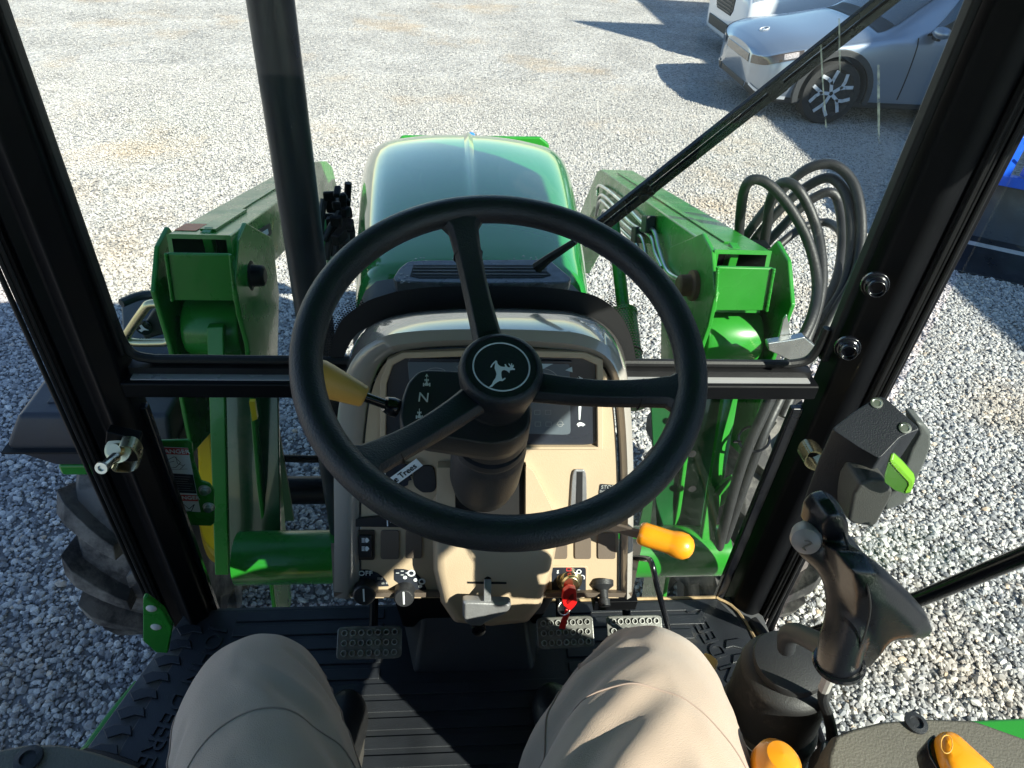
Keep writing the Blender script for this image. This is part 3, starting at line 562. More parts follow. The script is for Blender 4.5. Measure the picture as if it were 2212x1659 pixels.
g=MB();g.lathe(onf(*z8(1022,850),.06),FN,[(.0,0),(.011,0),(.011,.008),(.006,.01),(0,.01)],20);g.build('bolt',G_['gblack'],shr)
# throttle lever, orange, on the right
a=onf(1300,1128,.02);b=onf(1385,1152,.06);c=onf(1482,1182,.085)
g=MB();g.loft([[p+q for q in(V((0,0,-.009)),V((0,-.006,-.009)),V((0,-.006,.009)),V((0,0,.009)))] for p in(a,a.lerp(b,.5),b)]);tv=g.build('throttle_lever',G_['taupe'],ds,bevel=.002)
d=(c-b).normalized();g=MB();g.lathe(b-d*.004,d,[(0,0),(.0135,0),(.0165,.003),(.018,.008),(.0178,.02),(.0176,.045),(.0182,.05),(.0195,.054),(.0205,.062),(.0195,.072),(.014,.080),(.007,.0835),(0,.0845)],32);g.build('lever_grip',G_['orange'],tv)
# pedals
def pedal(cx,cy,w,h,name,rot,nx=7,ny=3):
    o=at(cx,cy,'z',FL+.13);n=V((0,-.55,.83)).normalized();xd_=V((_m.cos(rot),_m.sin(rot)*.4,0)).normalized();yd_=n.cross(xd_).normalized();xd_=yd_.cross(n)
    q=lambda a,b:o+xd_*a+yd_*b
    g=MB();pp_=rnd_poly([q(-w/2,-h/2),q(w/2,-h/2),q(w/2,h/2),q(-w/2,h/2)],.12,3);g.prism(pp_,n*-.007);p=g.build(name,mat('worn pedal steel',(.13,.13,.12),.28,.4,.4,22,rv=.12,bump=.1,bs=300,dirt=(.45,.43,.36),ds=22,dth=.56,damt=.6),T,bevel=.002)
    g=MB()
    for i in range(nx):
        for j in range(ny):
            c=q((i-(nx-1)/2)*w*.9/nx,(j-(ny-1)/2)*h*.92/ny);g.lathe(c-n*.001,n,[(.0062,0),(.0058,.006),(.0046,.006),(.0042,.001),(0,.001)],16)
    g.build('tread_studs',mat('worn stud steel',(.35,.35,.33),.35,.3,.4,40),p)
    g=MB();g.tube([o-n*.008,o-n*.03+V((0,.03,-.02)),o+V((0,.14,.03))],.009,10,smooth=4);g.build('pedal_arm',BLK,p);return p
pedal(798,1388,.128,.062,'clutch_pedal',.0);pedal(1222,1366,.118,.062,'brake_pedal',.05);pedal(1372,1362,.118,.06,'brake_pedal',.0)
# throttle rod (black bent)
g=MB();g.tube([at(1362,1205,'y',.84),at(1396,1207,'y',.80),at(1408,1218,'y',.76),at(1420,1268,'y',.74),at(1442,1352,'y',.72),at(1446,1385,'y',.72)],.0055,10,smooth=5);g.build('pedal_rod',G_['gblack'],T)
g=MB();g.box(at(1330,1312,'z',FL+.18)+V((0,.02,0)),(.09,.035,.03));g.build('pedal_bracket',BLK,T,bevel=.002)
# column base housing on the floor
z_=Z(780,1200,2.304)
a=[at(865,1300,'z',FL+.12),at(1200,1305,'z',FL+.12),at(1190,1345,'z',FL+.12),at(875,1340,'z',FL+.12)];zt=FL+.14
tp=[V((-.055,.90,FL+.16)),V((.165,.90,FL+.16)),V((.165,.83,FL+.10)),V((-.055,.83,FL+.10))];bt=[V((-.11,.93,FL)),V((.215,.93,FL)),V((.185,.775,FL)),V((-.075,.775,FL))]
g=MB();g.loft([bt,tp]);g.build('column_base',G_['plastic'],T,bevel=.012,seg=3)
# inside body of console down to floor (dark)
g=MB();g.loft([[V((-.10,.955,FL)),V((.2,.955,FL)),V((.2,.86,FL+.05)),V((-.1,.86,FL+.05))],[V((-.12,.95,1.5)),V((.23,.95,1.5)),V((.23,.76,1.5)),V((-.12,.76,1.5))]]);g.build('column_housing',G_['black'],T,bevel=.01)
# console bottom closing
g=MB();g.loft([[V((p.x,p.y,p.z)) for p in(rc[0],rc[-1],ra[-1],ra[0])],[V((p.x,p.y,p.z+.012)) for p in(rc[0],rc[-1],ra[-1],ra[0])]]);g.build('console_underside',G_['taupe'],ds)
# cowl shroud behind the glass (black) + vent plate, between windshield and hood
# ================================================================ front of the tractor
# black cowl between windshield and hood
CZ=1.80
def capsec(Y,w,z,drop,n=17,crown=.03,side=.32,p=3.2):
    """one hood cross-section: flat crowned top with round shoulders"""
    out=[]
    for i in range(n):
        t=-1+2*i/(n-1);x=w*t
        zz_=z-crown*t*t*.6-drop*abs(t)**p*.0
        out.append((x,zz_))
    pts=[(-w*1.10,z-side),(-w*1.09,z-side*.6),(-w*1.06,z-side*.3),(-w*1.02,z-crown-.05),(-w*.965,z-crown-.018)]
    top=[(w*t,z-crown*abs(t)**2.2) for t in(-.86,-.7,-.5,-.3,-.12,-.035,0,.035,.12,.3,.5,.7,.86)]
    r=pts+top+[(-x,q) for x,q in reversed(pts)]
    return [V((TX+x,Y,q)) for x,q in r]
# hood
HR=at(1055,578,'y',1.42)      # rear edge, centre
secs=[]
for Y,w,z,cr,sd_ in((1.40,.262,HR.z-.002,.030,.36),(1.44,.268,HR.z+.003,.032,.37),(1.62,.285,HR.z+.008,.034,.38),(1.85,.305,HR.z+.006,.036,.40),(2.10,.325,HR.z-.004,.038,.42),(2.30,.34,HR.z-.02,.04,.44),(2.42,.345,HR.z-.038,.045,.46),(2.50,.345,HR.z-.062,.05,.46),(2.56,.340,HR.z-.10,.055,.46),(2.60,.332,HR.z-.16,.06,.44),(2.62,.325,HR.z-.26,.06,.36)):
    s=capsec(Y,w,z,0,crown=cr,side=sd_)
    k=min(1,max(0,(Y-1.3)/1.2));s[11].z+=.004+.016*k**2;s[10].z-=.001+.002*k;s[12].z-=.001+.002*k;s[10].z-=.0;s[12].z-=.0
    secs.append(s)
g=MB();g.loft(secs,True,True,closed=False);hd=g.build('hood',G_['hood'],T,smooth=50,sub=1)
# front nose notch, guard panel beyond, blue badge
bz=at(1018,292,'y',2.63);g=MB();g.lathe(bz,(0,-.5,.8),[(0,-.01),(.013,-.01),(.014,0),(.010,.004),(0,.005)],24);g.build('nose_badge',mat('blue badge',(.03,.2,.75),.2,coat=.6),hd)
g=MB();g.prism([at(a,b,'y',2.70) for a,b in((868,294),(1168,297),(1186,312),(1190,380),(850,380),(858,306))],(0,.02,0));g.build('front_guard',GRN,T,bevel=.008)
# engine flanks below the hood
g=MB();g.box((TX,2.0,1.08),(.42,1.1,.55));g.build('engine_block',G_['black'],T,bevel=.03)
# dark rear cowl of the hood
rear=[[V((p.x,p.y,p.z)) for p in capsec(Y,w,z,0,crown=cr,side=sd2)] for Y,w,z,cr,sd2 in((1.395,.262,HR.z-.004,.032,.36),(1.33,.262,HR.z-.006,.036,.40),(1.27,.258,HR.z-.016,.045,.45),(1.20,.25,HR.z-.045,.06,.45),(1.12,.245,HR.z-.10,.07,.45))]
g=MB();g.loft(rear,True,True,closed=False);cw=g.build('rear_cowl',mat('cowl plastic',(.03,.031,.034),.6,0,.15,15,bump=.3,bs=250,rv=.08),T,smooth=50)
v0=at(850,612,'y',1.25);vz=HR.z+.002
vp=[at(a,b,'z',vz) for a,b in((884,568),(1186,566),(1214,590),(1234,606),(1226,617),(1040,619),(856,615),(849,606),(862,586))]
g=MB();vp=rnd_poly(vp,.2,3);g.prism([p-V((0,0,.02)) for p in vp],(0,0,.028));vb=g.build('cowl_vent',mat('wet grey plastic',(.07,.075,.09),.28,0,.3,40,rv=.12),cw,bevel=.004)
g=MB();g.prism([at(a,b,'z',vz+.0085) for a,b in((893,573),(1165,573),(1190,594),(1172,600),(906,601),(886,596))],(0,0,.001));g.build('vent_opening',G_['hole'],vb,smooth=0)
g=MB();
for k in range(3):
    b0=577+k*7;g.prism([at(a,b,'z',vz+.010) for a,b in((892,b0),(1180,b0+1),(1182,b0+3),(892,b0+2))],(0,0,.001))
g.build('vent_slats',G_['plastic'],vb,smooth=0)
g=MB();random.seed(5)
for k in range(34):
    px,py=random.uniform(890,1170),random.uniform(553,567);c=at(px,py,'z',HR.z+.004);r=random.uniform(.0008,.0022);g.ball(c,r,5,(1.5,1,.3))
for k in range(26):
    px,py=random.choice([(random.uniform(1090,1230),random.uniform(605,616)),(random.uniform(852,885),random.uniform(590,612))]);c=at(px,py,'z',vz+.009);r=random.uniform(.0007,.0018);g.ball(c,r,5,(1.5,1,.3))
g.build('water_drops',mat('water drops',(.02,.03,.05),.05,coat=1,spec=.9),vb)['kind']='stuff'
# exhaust
ex=at(666,590,'y',1.16)
g=MB();g.lathe((ex.x,ex.y,.95),(0,0,1),[(0,0),(.0345,0),(.0345,1.2),(.0345,2.1),(0,2.1)],40);g.build('exhaust_pipe',mat('exhaust steel paint',(.009,.012,.02),.42,0,.25,7,rv=.15,dirt=(.28,.24,.19),ds=11,dth=.66,damt=.6),T)
# wiper
pv=at(1160,578,'y',1.02);p1=at(1243,521,'y',1.0)
g=MB();g.tube([pv,pv.lerp(p1,.3)+V((0,-.003,.004)),p1],[.010,.0075,.0055],8);wp=g.build('windshield_wiper',G_['black'],T)
a=at(1255,522,'y',.992);b=at(1990,-60,'y',.992);dv=(b-a).normalized();up=V((0,-1,0));sdv=dv.cross(up).normalized()
g=MB()
for o_,w_,h_ in((-.0095,.0058,.008),(.0055,.0075,.006)):
    g.loft([[p+sdv*(o_-w_)*1+up*0,p+sdv*(o_+w_),p+sdv*(o_+w_*.7)+up*h_,p+sdv*(o_-w_*.7)+up*h_] for p in(a,b)])
g.build('wiper_blade',G_['gblack'],wp,bevel=.001)
for t in(.22,.62):
    g=MB();c=a.lerp(b,t);g.loft([[c+dv*s+sdv*q+up*h for q,h in((-.014,.001),(.0115,.001),(.010,.0095),(-.012,.0095))] for s in(-.012,.012)])
    g.build('blade_clip',G_['gblack'],wp,bevel=.001)
# ---------------------------------------------------------------- loader
z6=Z(1450,380,3.0164);zl5=Z(380,380,3.1904)
LO=GRN
def arm(s):
    if s>0:
        xi,xo=.60,.735;n1=at(*z6(1018,735),'x',xi);f1=at(1297,366,'x',xi)
    else:
        xi,xo=-.488,-.625;n1=at(*zl5(625,665),'x',xi);f1=at(690,372,'x',xi)
    d=(f1-n1);h=.15
    nl=V((0,-d.z,d.y)).normalized()
    dn=-nl if nl.z>0 else nl
    nr=n1;ring=lambda p:[V((xi,p.y,p.z)),V((xo,p.y,p.z)),V((xo,p.y,p.z))+dn*h,V((xi,p.y,p.z))+dn*h]
    knee=f1+d.normalized()*.03;low=f1+V((0,.55,-.62))
    g=MB();wall=.008
    # hollow rear end: outer shell + inner dark
    g.loft([ring(nr),ring(f1),[p+V((0,.06,-.03)) for p in ring(f1)],ring(low)],False,True)
    sg=1 if xo>xi else -1
    rin=[V((xi+sg*.010,n1.y,n1.z))+dn*.010,V((xo-sg*.010,n1.y,n1.z))+dn*.010,V((xo-sg*.010,n1.y,n1.z))+dn*(h-.01),V((xi+sg*.010,n1.y,n1.z))+dn*(h-.01)]
    g.loft([ring(nr),rin],False,False);o=g.build('loader_arm',LO,T,bevel=.006)
    g=MB();g.loft([rin,[p+d.normalized()*.25 for p in rin]],False,True);g.build('tube_opening',G_['hole'],o,smooth=0)
    g=MB();mx_=(xi+xo)/2;g.box((mx_-.01*sg,n1.y+.03,(n1.z+(n1+dn*h).z)/2),(.02,.03,h*.93));g.build('gusset',LO,o,bevel=.002)
    return o,n1,f1,d,dn
al,ln,lf,ld,ldn=arm(-1);ar,rn,rf,rd_,rdn=arm(1)
# arm markings: orange reflector + raised strip on the left arm top
def armtop(n1,d,xi,xo,t0,t1,u0,u1,th,name,m,par):
    p=lambda t,u:V((xi+(xo-xi)*u,0,0))+V((0,(n1+d*t).y,(n1+d*t).z))+V((0,0,.001))
    g=MB();g.prism([p(t0,u0),p(t1,u0),p(t1,u1),p(t0,u1)],(0,0,th));return g.build(name,m,par,smooth=0)
armtop(ln,ld,-.488,-.625,.03,.10,.62,.97,.0008,'reflector_sticker',G_['orsticker'],al)
armtop(ln,ld,-.488,-.625,.03,.26,.30,.55,.006,'hose_guide',G_['green'],al)
armtop(ln,ld,-.488,-.625,.26,.9,.42,.52,.003,'hose_guide',G_['green'],al)
armtop(rn,rd_,.60,.735,.05,.92,.34,.44,.003,'hose_guide',G_['green'],ar)
# masts
def mast(s):
    if s>0:
        xi,xo=.605,.775
        side=[at(*z6(a,b),'x',xi) for a,b in((890,650),(940,700),(1000,765),(1040,850),(1072,925),(1070,1010),(1040,1110))]
    else:
        xi,xo=-.492,-.655
        side=[at(*zl5(a,b),'x',xi) for a,b in((790,590),(745,600),(690,690),(640,790),(610,860),(605,960),(640,1110))]
    return xi,xo,side
for s in(1,-1):
    xi,xo,sd1=mast(s)
    Yr=min(p.y for p in sd1);zt=max(p.z for p in sd1)
    # side profile in (y,z), leaning back towards the driver at the foot
    def prof(extra=0):
        return [(Yr+.16,zt+.02),(Yr+.08,zt+.015),(Yr+.0,zt-.05),(Yr-.01,zt-.13),(Yr+.0,zt-.22),(Yr-.13,1.16),(Yr-.27,.62),(Yr-.10,.62),(Yr+.10,1.2),(Yr+.33,zt-.28),(Yr+.36,zt-.12)]
    th=.012
    g=MB();x0=xi-(th if s>0 else 0);g.prism([V((x0,y,z)) for y,z in prof()],(th,0,0));mi_=g.build('loader_mast',LO,T,bevel=.004)
    g=MB();x0=xo;g.prism([V((x0,y,z)) for y,z in [(Yr+.15,zt+.01),(Yr+.07,zt+.0),(Yr-.01,zt-.07),(Yr-.01,zt-.22),(Yr-.02,zt-.32),(Yr-.06,zt-.52),(Yr+.1,zt-.58),(Yr+.18,zt-.3),(Yr+.22,zt-.1)]],(th*(1 if s>0 else -1),0,0));g.build('mast_outer_plate',LO,mi_,bevel=.004)
    xa,xb=(xi,xo) if s>0 else (xo,xi)
    rq=((1551,577),(1672,580),(1656,672),(1544,672)) if s>0 else ((358,548),(497,550),(508,651),(372,650))
    g=MB();g.prism([at(a,b,'y',Yr+.004) for a,b in rq],(0,.010,0));g.build('mast_rear_plate',LO,mi_,bevel=.004)
    for (x_,q0,q1) in((rq[0][0],rq[0],rq[3]),(rq[1][0],rq[1],rq[2])):
        p0,p1=at(*q0,'y',Yr+.001),at(*q1,'y',Yr+.001);g=MB();g.tube([p0.lerp(p1,k/40)+V((random.uniform(-.0005,.0005),random.uniform(-.0005,.0005),0)) for k in range(41)],[.0036+.0006*(k%2) for k in range(41)],8);g.build('weld_bead',LO,mi_)
    # pins
    for yy,z_,r in((Yr+.12,zt-.10,.030),(Yr+.05,zt-.40,.022)):
        g=MB();g.lathe((xi-(.012 if s>0 else 0)-s*.0,yy,z_),(-s,0,0),[(0,0),(r*1.25,0),(r*1.25,.012),(r*.9,.014),(r*.85,.04),(r*.6,.045),(0,.045)],28);g.build('pivot_pin',G_['black'] if s<0 else G_['rust'],mi_,bevel=.002)
    # cylinder boss seen under the rear plate
    g=MB();c=V(((xi+xo)/2,Yr+.085,zt-.225));g.lathe(c-V((abs(xo-xi)/2-.015,0,0)),(1,0,0),[(0,0),(.07,0),(.075,.01),(.075,abs(xo-xi)-.04),(.07,abs(xo-xi)-.03),(0,abs(xo-xi)-.03)],32);g.build('lift_cylinder_boss',LO,mi_,bevel=.003)
    # rear flange strip (the bright edge running down to the frame)
    g=MB()
    if s>0: q=[(1572,795),(1606,795),(1530,1243),(1504,1243)]
    else: q=[(446,708),(482,706),(494,1243),(464,1243)]
    x=.700 if s>0 else -.585
    ps=[]
    for (a,b),yy in zip(q,(Yr+.0,Yr+.0,Yr-.26,Yr-.26)):ps.append(at(a,b,'y',yy))
    g.prism(ps,(0,.02,0));g.build('mast_flange',LO,mi_,bevel=.003)
    # broad web plate of the lower mast, facing the driver
    wq=((1402,798),(1580,798),(1512,1243),(1424,1243)) if s>0 else ((458,798),(600,798),(606,1170),(478,1243))
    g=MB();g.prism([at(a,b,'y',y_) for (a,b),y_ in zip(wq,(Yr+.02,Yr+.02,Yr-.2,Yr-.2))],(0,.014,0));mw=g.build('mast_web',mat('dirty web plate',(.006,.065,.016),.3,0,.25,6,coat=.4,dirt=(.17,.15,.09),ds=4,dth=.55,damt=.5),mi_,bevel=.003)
    for k in range(3):
        g=MB();c=at(*((1495,905+k*75) if s>0 else (555-k*6,1010+k*55)),'y',Yr-.075-.03*k);g.lathe(c,(0,-1,.1),[(.010,0),(.010,.002),(.006,.0022),(0,.0022)],20);g.build('bolt_hole',G_['hole'],mw)
    g=MB();g.prism([V((xa,Yr+.17,zt-.14)),V((xb,Yr+.17,zt-.14)),V((xb,Yr+.10,.75)),V((xa,Yr+.10,.75))],(0,.01,0));g.build('mast_shade_plate',mat('shaded green plate',(.01,.06,.014),.5,0,.2,8),mi_)  # added plate, its green darkened to stand for shade behind the boss
    # lift cylinder along the arm
    g=MB();p0=V((TX+s*.45,Yr+.12,zt-.48));p1=V((TX+s*.47,Yr+.75,zt-.24))
    g.tube([p0,p0.lerp(p1,.45)],.038,24);g.tube([p0.lerp(p1,.45),p0.lerp(p1,.47)],.041,24);g.tube([p0.lerp(p1,.4),p1],.02,20);cy=g.build('lift_cylinder',LO,T)
    g=MB();q=p0.lerp(p1,.25);g.torus(q,(p1-p0),.0385,.003,40,8);g.tube([q+V((-.03,-.02,.03)),q+V((-.045,-.03,.045))],.004,6);g.build('cable_tie',G_['hose'],cy)
    # cross tube into the frame
# frame cross tube
g=MB();
g.tube([V((-.52,1.12,1.055)),V((.72,1.12,1.055))],.066,32);g.build('frame_tube',LO,T)
g=MB();g.box((TX,1.35,.6),(.34,.9,.35));g.build('transmission_case',BLK,T,bevel=.04)
g=MB();g.tube([(-.75,1.75,.62),(.87,1.75,.62)],.05,20);g.build('front_axle',BLK,T)
for y_,z1_ in((1.48,.72),(1.62,.80)):
    g=MB();g.tube([at(600,990,'y',1.6),at(700,992,'y',1.6),V((.3,1.6,.75))],.012,12);g.lathe(at(600,990,'y',1.6)-V((.0,.03,0)),(0,-1,0),[(0,0),(.03,0),(.034,.02),(.026,.04),(0,.04)],24)
g.build('steering_link',G_['black'],T,bevel=.002)
# steel hydraulic lines on the inner side of the right arm
xs=.60
def lin(pts,r,name='hydraulic_line',m='steel',par=ar):
    g=MB();g.tube([at(*z6(a,b),'x',x) for a,b,x in pts],r,10,smooth=6);return g.build(name,G_[m],par)
lin([(130,330,.585),(140,255,.585),(200,280,.585),(330,390,.585),(480,545,.585),(560,600,.585),(600,740,.585),(660,900,.585),(760,965,.585)],.0062)
lin([(130,420,.582),(150,330,.582),(200,345,.582),(300,450,.582),(400,550,.582),(530,630,.582),(570,760,.582),(620,870,.582)],.0062)
lin([(120,480,.578),(150,370,.578),(200,400,.578),(290,500,.578),(400,600,.578),(470,650,.578),(500,780,.578)],.0062)
lin([(160,500,.574),(190,440,.574),(290,560,.574),(380,650,.574),(430,700,.574),(450,800,.574)],.0062)
for a,b in((515,545),(435,625)):
    c=at(*z6(a,b),'x',.582);g=MB();g.box(c,(.03,.055,.05),rot=Matrix.Rotation(R(-25),3,'X'));g.build('line_clamp',G_['plastic'],ar,bevel=.004)
# control valve cluster left of the hood
vb_=[];g=MB();random.seed(9)
for k in range(17):
    a,b=random.uniform(708,752),415+k*8+random.uniform(-4,4);sx,sy,sz=[random.uniform(.012,.04) for _ in range(3)]
    g.box(at(a,b,'y',1.60+.02*(k%4)),(sx,sy,sz),rot=Matrix.Rotation(random.uniform(-.5,.5),3,'Z')@Matrix.Rotation(random.uniform(-.3,.3),3,'X'))
g.box(at(728,440,'y',1.66),(.05,.04,.035));g.box(at(725,500,'y',1.66),(.035,.05,.09))
vl=g.build('control_valve',BLK,T,bevel=.004)
for p in([(700,520),(722,480),(745,470),(760,500),(756,540)],[(705,560),(715,500),(735,455)],[(690,540),(694,470),(700,430)],[(742,560),(748,520),(744,490)],[(725,570),(728,530),(738,500)]):
    g=MB();g.tube([at(a,b,'y',1.60+.02*i) for i,(a,b) in enumerate(p)],.009,10,smooth=6);g.build('hydraulic_hose',G_['hose'],vl)
g=MB();g.tube([at(752,395,'y',1.7),at(750,440,'y',1.7)],.009,10);g.build('valve_handle',BLK,vl)
# left arm front bend plate
g=MB();g.prism([at(a,b,'x',-.46) for a,b in((680,350),(706,348),(718,360),(734,430),(700,450),(676,420))],(-.012,0,0));g.build('knee_plate',LO,al,bevel=.004)
# hose bundle at the right mast
def hose(pts,r=.013):
    q=[at(a,b,'y',y) for a,b,y in pts];g=MB();g.tube(q,r,12,smooth=8);ho_=g.build('hydraulic_hose',G_['hose'],hb_)
    d=(q[1]-q[0]).normalized();g=MB();g.lathe(q[0]-d*.01,d,[(0,0),(r*1.0,0),(r*1.35,.004),(r*1.35,.02),(r*1.2,.024),(r*1.25,.03),(r*1.2,.034),(r*1.25,.04),(r*1.2,.046),(r*1.02,.05),(0,.05)],20);g.build('hose_ferrule',G_['steel'],ho_)
    return ho_
hb_=MB();c0=at(1660,560,'y',1.72);hb_.box(at(1640,545,'y',1.6),(.04,.05,.05));hb_=hb_.build('hose_manifold',BLK,T,bevel=.004)
hose([(1595,585,1.70),(1598,480,1.66),(1612,400,1.62),(1650,392,1.60),(1700,440,1.56),(1745,520,1.50),(1765,610,1.42),(1752,690,1.32),(1700,790,1.24),(1655,880,1.2),(1600,1010,1.15),(1545,1210,1.08)])
hose([(1640,590,1.72),(1655,500,1.70),(1665,430,1.68),(1690,395,1.66),(1725,410,1.62),(1760,480,1.58),(1775,560,1.5),(1772,640,1.42),(1740,740,1.33),(1690,850,1.25),(1640,960,1.18),(1560,1180,1.1)])
hose([(1590,540,1.76),(1640,470,1.74),(1700,400,1.74),(1750,362,1.72),(1800,356,1.70),(1840,390,1.66),(1858,450,1.6),(1860,520,1.54),(1845,600,1.46),(1800,680,1.38),(1740,790,1.3),(1690,900,1.22)])
hose([(1600,560,1.74),(1660,480,1.74),(1720,420,1.74),(1780,385,1.72),(1815,400,1.68),(1835,450,1.62),(1838,540,1.54),(1822,620,1.46),(1770,700,1.38),(1700,800,1.3)])
hose([(1610,575,1.72),(1680,500,1.74),(1740,440,1.75),(1790,415,1.74),(1812,440,1.72),(1820,520,1.62),(1805,610,1.5),(1760,690,1.4)])
hose([(1650,560,1.70),(1720,500,1.76),(1780,480,1.78),(1815,500,1.7),(1822,540,1.6),(1808,620,1.5),(1770,690,1.42),(1720,770,1.34)],.012)
g=MB();c=at(1628,948,'y',1.2);g.torus(c,(.35,.2,-1),.036,.0035,32,8);g.tube([c+V((-.035,-.01,0)),c+V((-.06,-.02,.01))],.003,6);g.build('cable_tie',G_['gblack'],hb_)
g=MB();g.prism([at(a,b,'x',-.486) for a,b in((552,500),(582,482),(586,505),(560,534))],(.0015,0,0));dc_=g.build('arm_decal',mat('faded black decal',(.03,.03,.035),.5),al,smooth=0)
g=MB();g.prism([at(a,b,'x',-.4838) for a,b in((562,504),(578,494),(580,504),(566,518))],(.0008,0,0));g.build('decal_print',G_['white'],dc_,smooth=0)
# silver hose bracket
g=MB();g.prism([at(a,b,'y',1.22) for a,b in((1716,733),(1738,728),(1762,748),(1764,782),(1742,790),(1700,776),(1660,757),(1658,742))],(0,.02,0));sb=g.build('hose_bracket',G_['steel'],T,bevel=.003)
g=MB();g.prism([at(a,b,'y',1.24) for a,b in((1692,690),(1700,680),(1706,705),(1712,728),(1700,752),(1680,740))],(0,.006,0));g.build('bracket_tab',G_['steel'],sb,bevel=.002)
# green tab at mast foot on the right
g=MB();g.prism([at(a,b,'y',1.16) for a,b in((1560,1045),(1582,1030),(1590,1042),(1575,1075),(1562,1092),(1530,1110),(1540,1070))],(0,.01,0));g.build('foot_tab',LO,T,bevel=.002)
# ---------------------------------------------------------------- front wheels
def wheel(x,y,rr,w,sgn,zc):
    g=MB();c=V((x,y,zc))
    prof=[(rr*.55,-w*.42),(rr*.62,-w*.5),(rr*.86,-w*.5),(rr*.93,-w*.42),(rr*.95,0),(rr*.93,w*.42),(rr*.86,w*.5),(rr*.62,w*.5),(rr*.55,w*.42)]
    g.lathe(c,(1,0,0),prof+[prof[0]],64,ref=(0,0,1))
    n=16
    for side in(-1,1):
        for k in range(n):
            a0=2*math.pi*(k+(.5 if side>0 else 0))/n
            rings=[]
            for i in range(6):
                t=i/5;xx=side*w*(.03+.52*t);a=a0+.30*t**1.15;r0=rr*.93 if t<.8 else rr*(.93-.1*(t-.8)/.2)
                r1=rr*(1.04 if t<.85 else 1.04-.04*(t-.85)/.15);hw=.024+.012*t
                e=V((0,math.sin(a),math.cos(a)));tg=V((0,math.cos(a),-math.sin(a)))
                rings.append([c+V((xx,0,0))+e*(r0-.02)-tg*hw*1.3,c+V((xx,0,0))+e*r1-tg*hw,c+V((xx,0,0))+e*r1+tg*hw,c+V((xx,0,0))+e*(r0-.02)+tg*hw*1.3])
            g.loft(rings)
    o=g.build('front_wheel',G_['tyre'],T,bevel=.004,label=None)
    g=MB();s=-1 if sgn<0 else 1
    g.lathe(c,(-s,0,0),[(rr*.60,-w*.45),(rr*.60,w*.45),(rr*.55,w*.47),(rr*.5,w*.3),(rr*.42,w*.05),(rr*.2,-.01),(rr*.12,.03),(0,.03)],48);g.build('rim',G_['yellow'],o)
    return o
wheel(-.985,1.88,.52,.32,-1,.54);wheel(1.09,1.88,.52,.32,1,.54)
wheel(-.93,-.80,.76,.42,-1,.76).name='rear_wheel';wheel(1.05,-.80,.76,.42,1,.76).name='rear_wheel'
for x0,x1 in((-1.16,-.60),(.72,1.28)):
    g=MB();g.loft([[V((x,-.80+R_*math.cos(R(t)),.76+R_*math.sin(R(t)))) for t in range(20,171,10)] for x,R_ in((x0,.86),(x1,.86))]+[[V((x,-.80+R_*math.cos(R(t)),.76+R_*math.sin(R(t)))) for t in range(20,171,10)] for x,R_ in((x1,.84),(x0,.84))],False,False,closed=False);g.build('rear_fender',GRN,T)
# front fender plate and grab handle, box on the left
fd=MB();fd.loft([[at(a,b,'z',zz_) for a,b,zz_ in((262,652,1.28),(345,637,1.3),(400,640,1.3),(400,790,1.22),(270,790,1.2))],[at(a,b,'z',zz_-.02) for a,b,zz_ in((262,652,1.28),(345,637,1.3),(400,640,1.3),(400,790,1.22),(270,790,1.2))]]);fe=fd.build('front_fender',mat('fender plastic',(.05,.055,.065),.45,0,.3,10,rv=.12,dirt=(.2,.17,.14),ds=9,dth=.5,damt=.4),T,bevel=.006)
g=MB();g.tube([at(a,b,'z',1.33) for a,b in((262,655),(300,640),(345,636),(395,640))],.014,10,smooth=4);g.build('fender_rim',G_['plastic'],fe)
hp_=[(272,733),(275,722),(312,668),(325,657),(350,657),(385,659),(395,672),(390,700),(372,730),(362,738),(345,740),(290,740)]
hp3=[at(a,b,'y',1.55) for a,b in hp_];g=MB();pts=hp3+[hp3[0]];g.tube(pts,.0115,12,smooth=4);g.build('grab_handle',G_['zinc'],T)
g=MB();g.prism([at(a,b,'y',1.62) for a,b in((300,715),(330,668),(352,666),(372,690),(360,722),(312,735))],(0,.12,-.02));bx_=g.build('handle_box',G_['plastic'],T,bevel=.008)
c=at(309,710,'y',1.605);g=MB();g.lathe(c+V((0,.01,0)),(0,-1,.1),[(0,0),(.022,0),(.022,.006),(.018,.008),(0,.008)],28);kn_=g.build('round_badge',G_['gblack'],bx_)
g=MB();g.prism([c+V((x,-.001,z)) for x,z in((-.012,-.004),(-.004,.0),(-.006,.01),(0,.014),(.004,.004),(.014,-.004),(.002,-.004),(-.006,-.010))],(0,-.0006,0));g.build('badge_mark',G_['white'],kn_,smooth=0)
# black box outside the left door
q=[(24,890),(42,862),(92,808),(112,796),(240,800),(240,985),(150,980),(92,968),(44,935),(22,905)]
bx0=at(30,900,'x',-1.18)
def bxp(x,y,z):return V((x,y,z))
by,bz_=1.44,1.27
g=MB();X0,X1=-1.10,-.70
g.loft([[V((X0+.07,by-.07,bz_-.14)),V((X1,by-.07,bz_-.14)),V((X1,by+.12,bz_-.14)),V((X0+.07,by+.12,bz_-.14))],
        [V((X0+.01,by-.11,bz_-.05)),V((X1,by-.11,bz_-.05)),V((X1,by+.15,bz_-.05)),V((X0+.01,by+.15,bz_-.05))],
        [V((X0+.005,by-.11,bz_-.03)),V((X1,by-.11,bz_-.03)),V((X1,by+.15,bz_-.03)),V((X0+.005,by+.15,bz_-.03))],
        [V((X0+.045,by-.08,bz_+.045)),V((X1,by-.08,bz_+.045)),V((X1,by+.15,bz_+.045)),V((X0+.045,by+.15,bz_+.045))]])
tb=g.build('battery_box',mat('grey black plastic',(.028,.03,.038),.5,0,.15,12,bump=.25,bs=200,rv=.08),T,bevel=.012,seg=3)
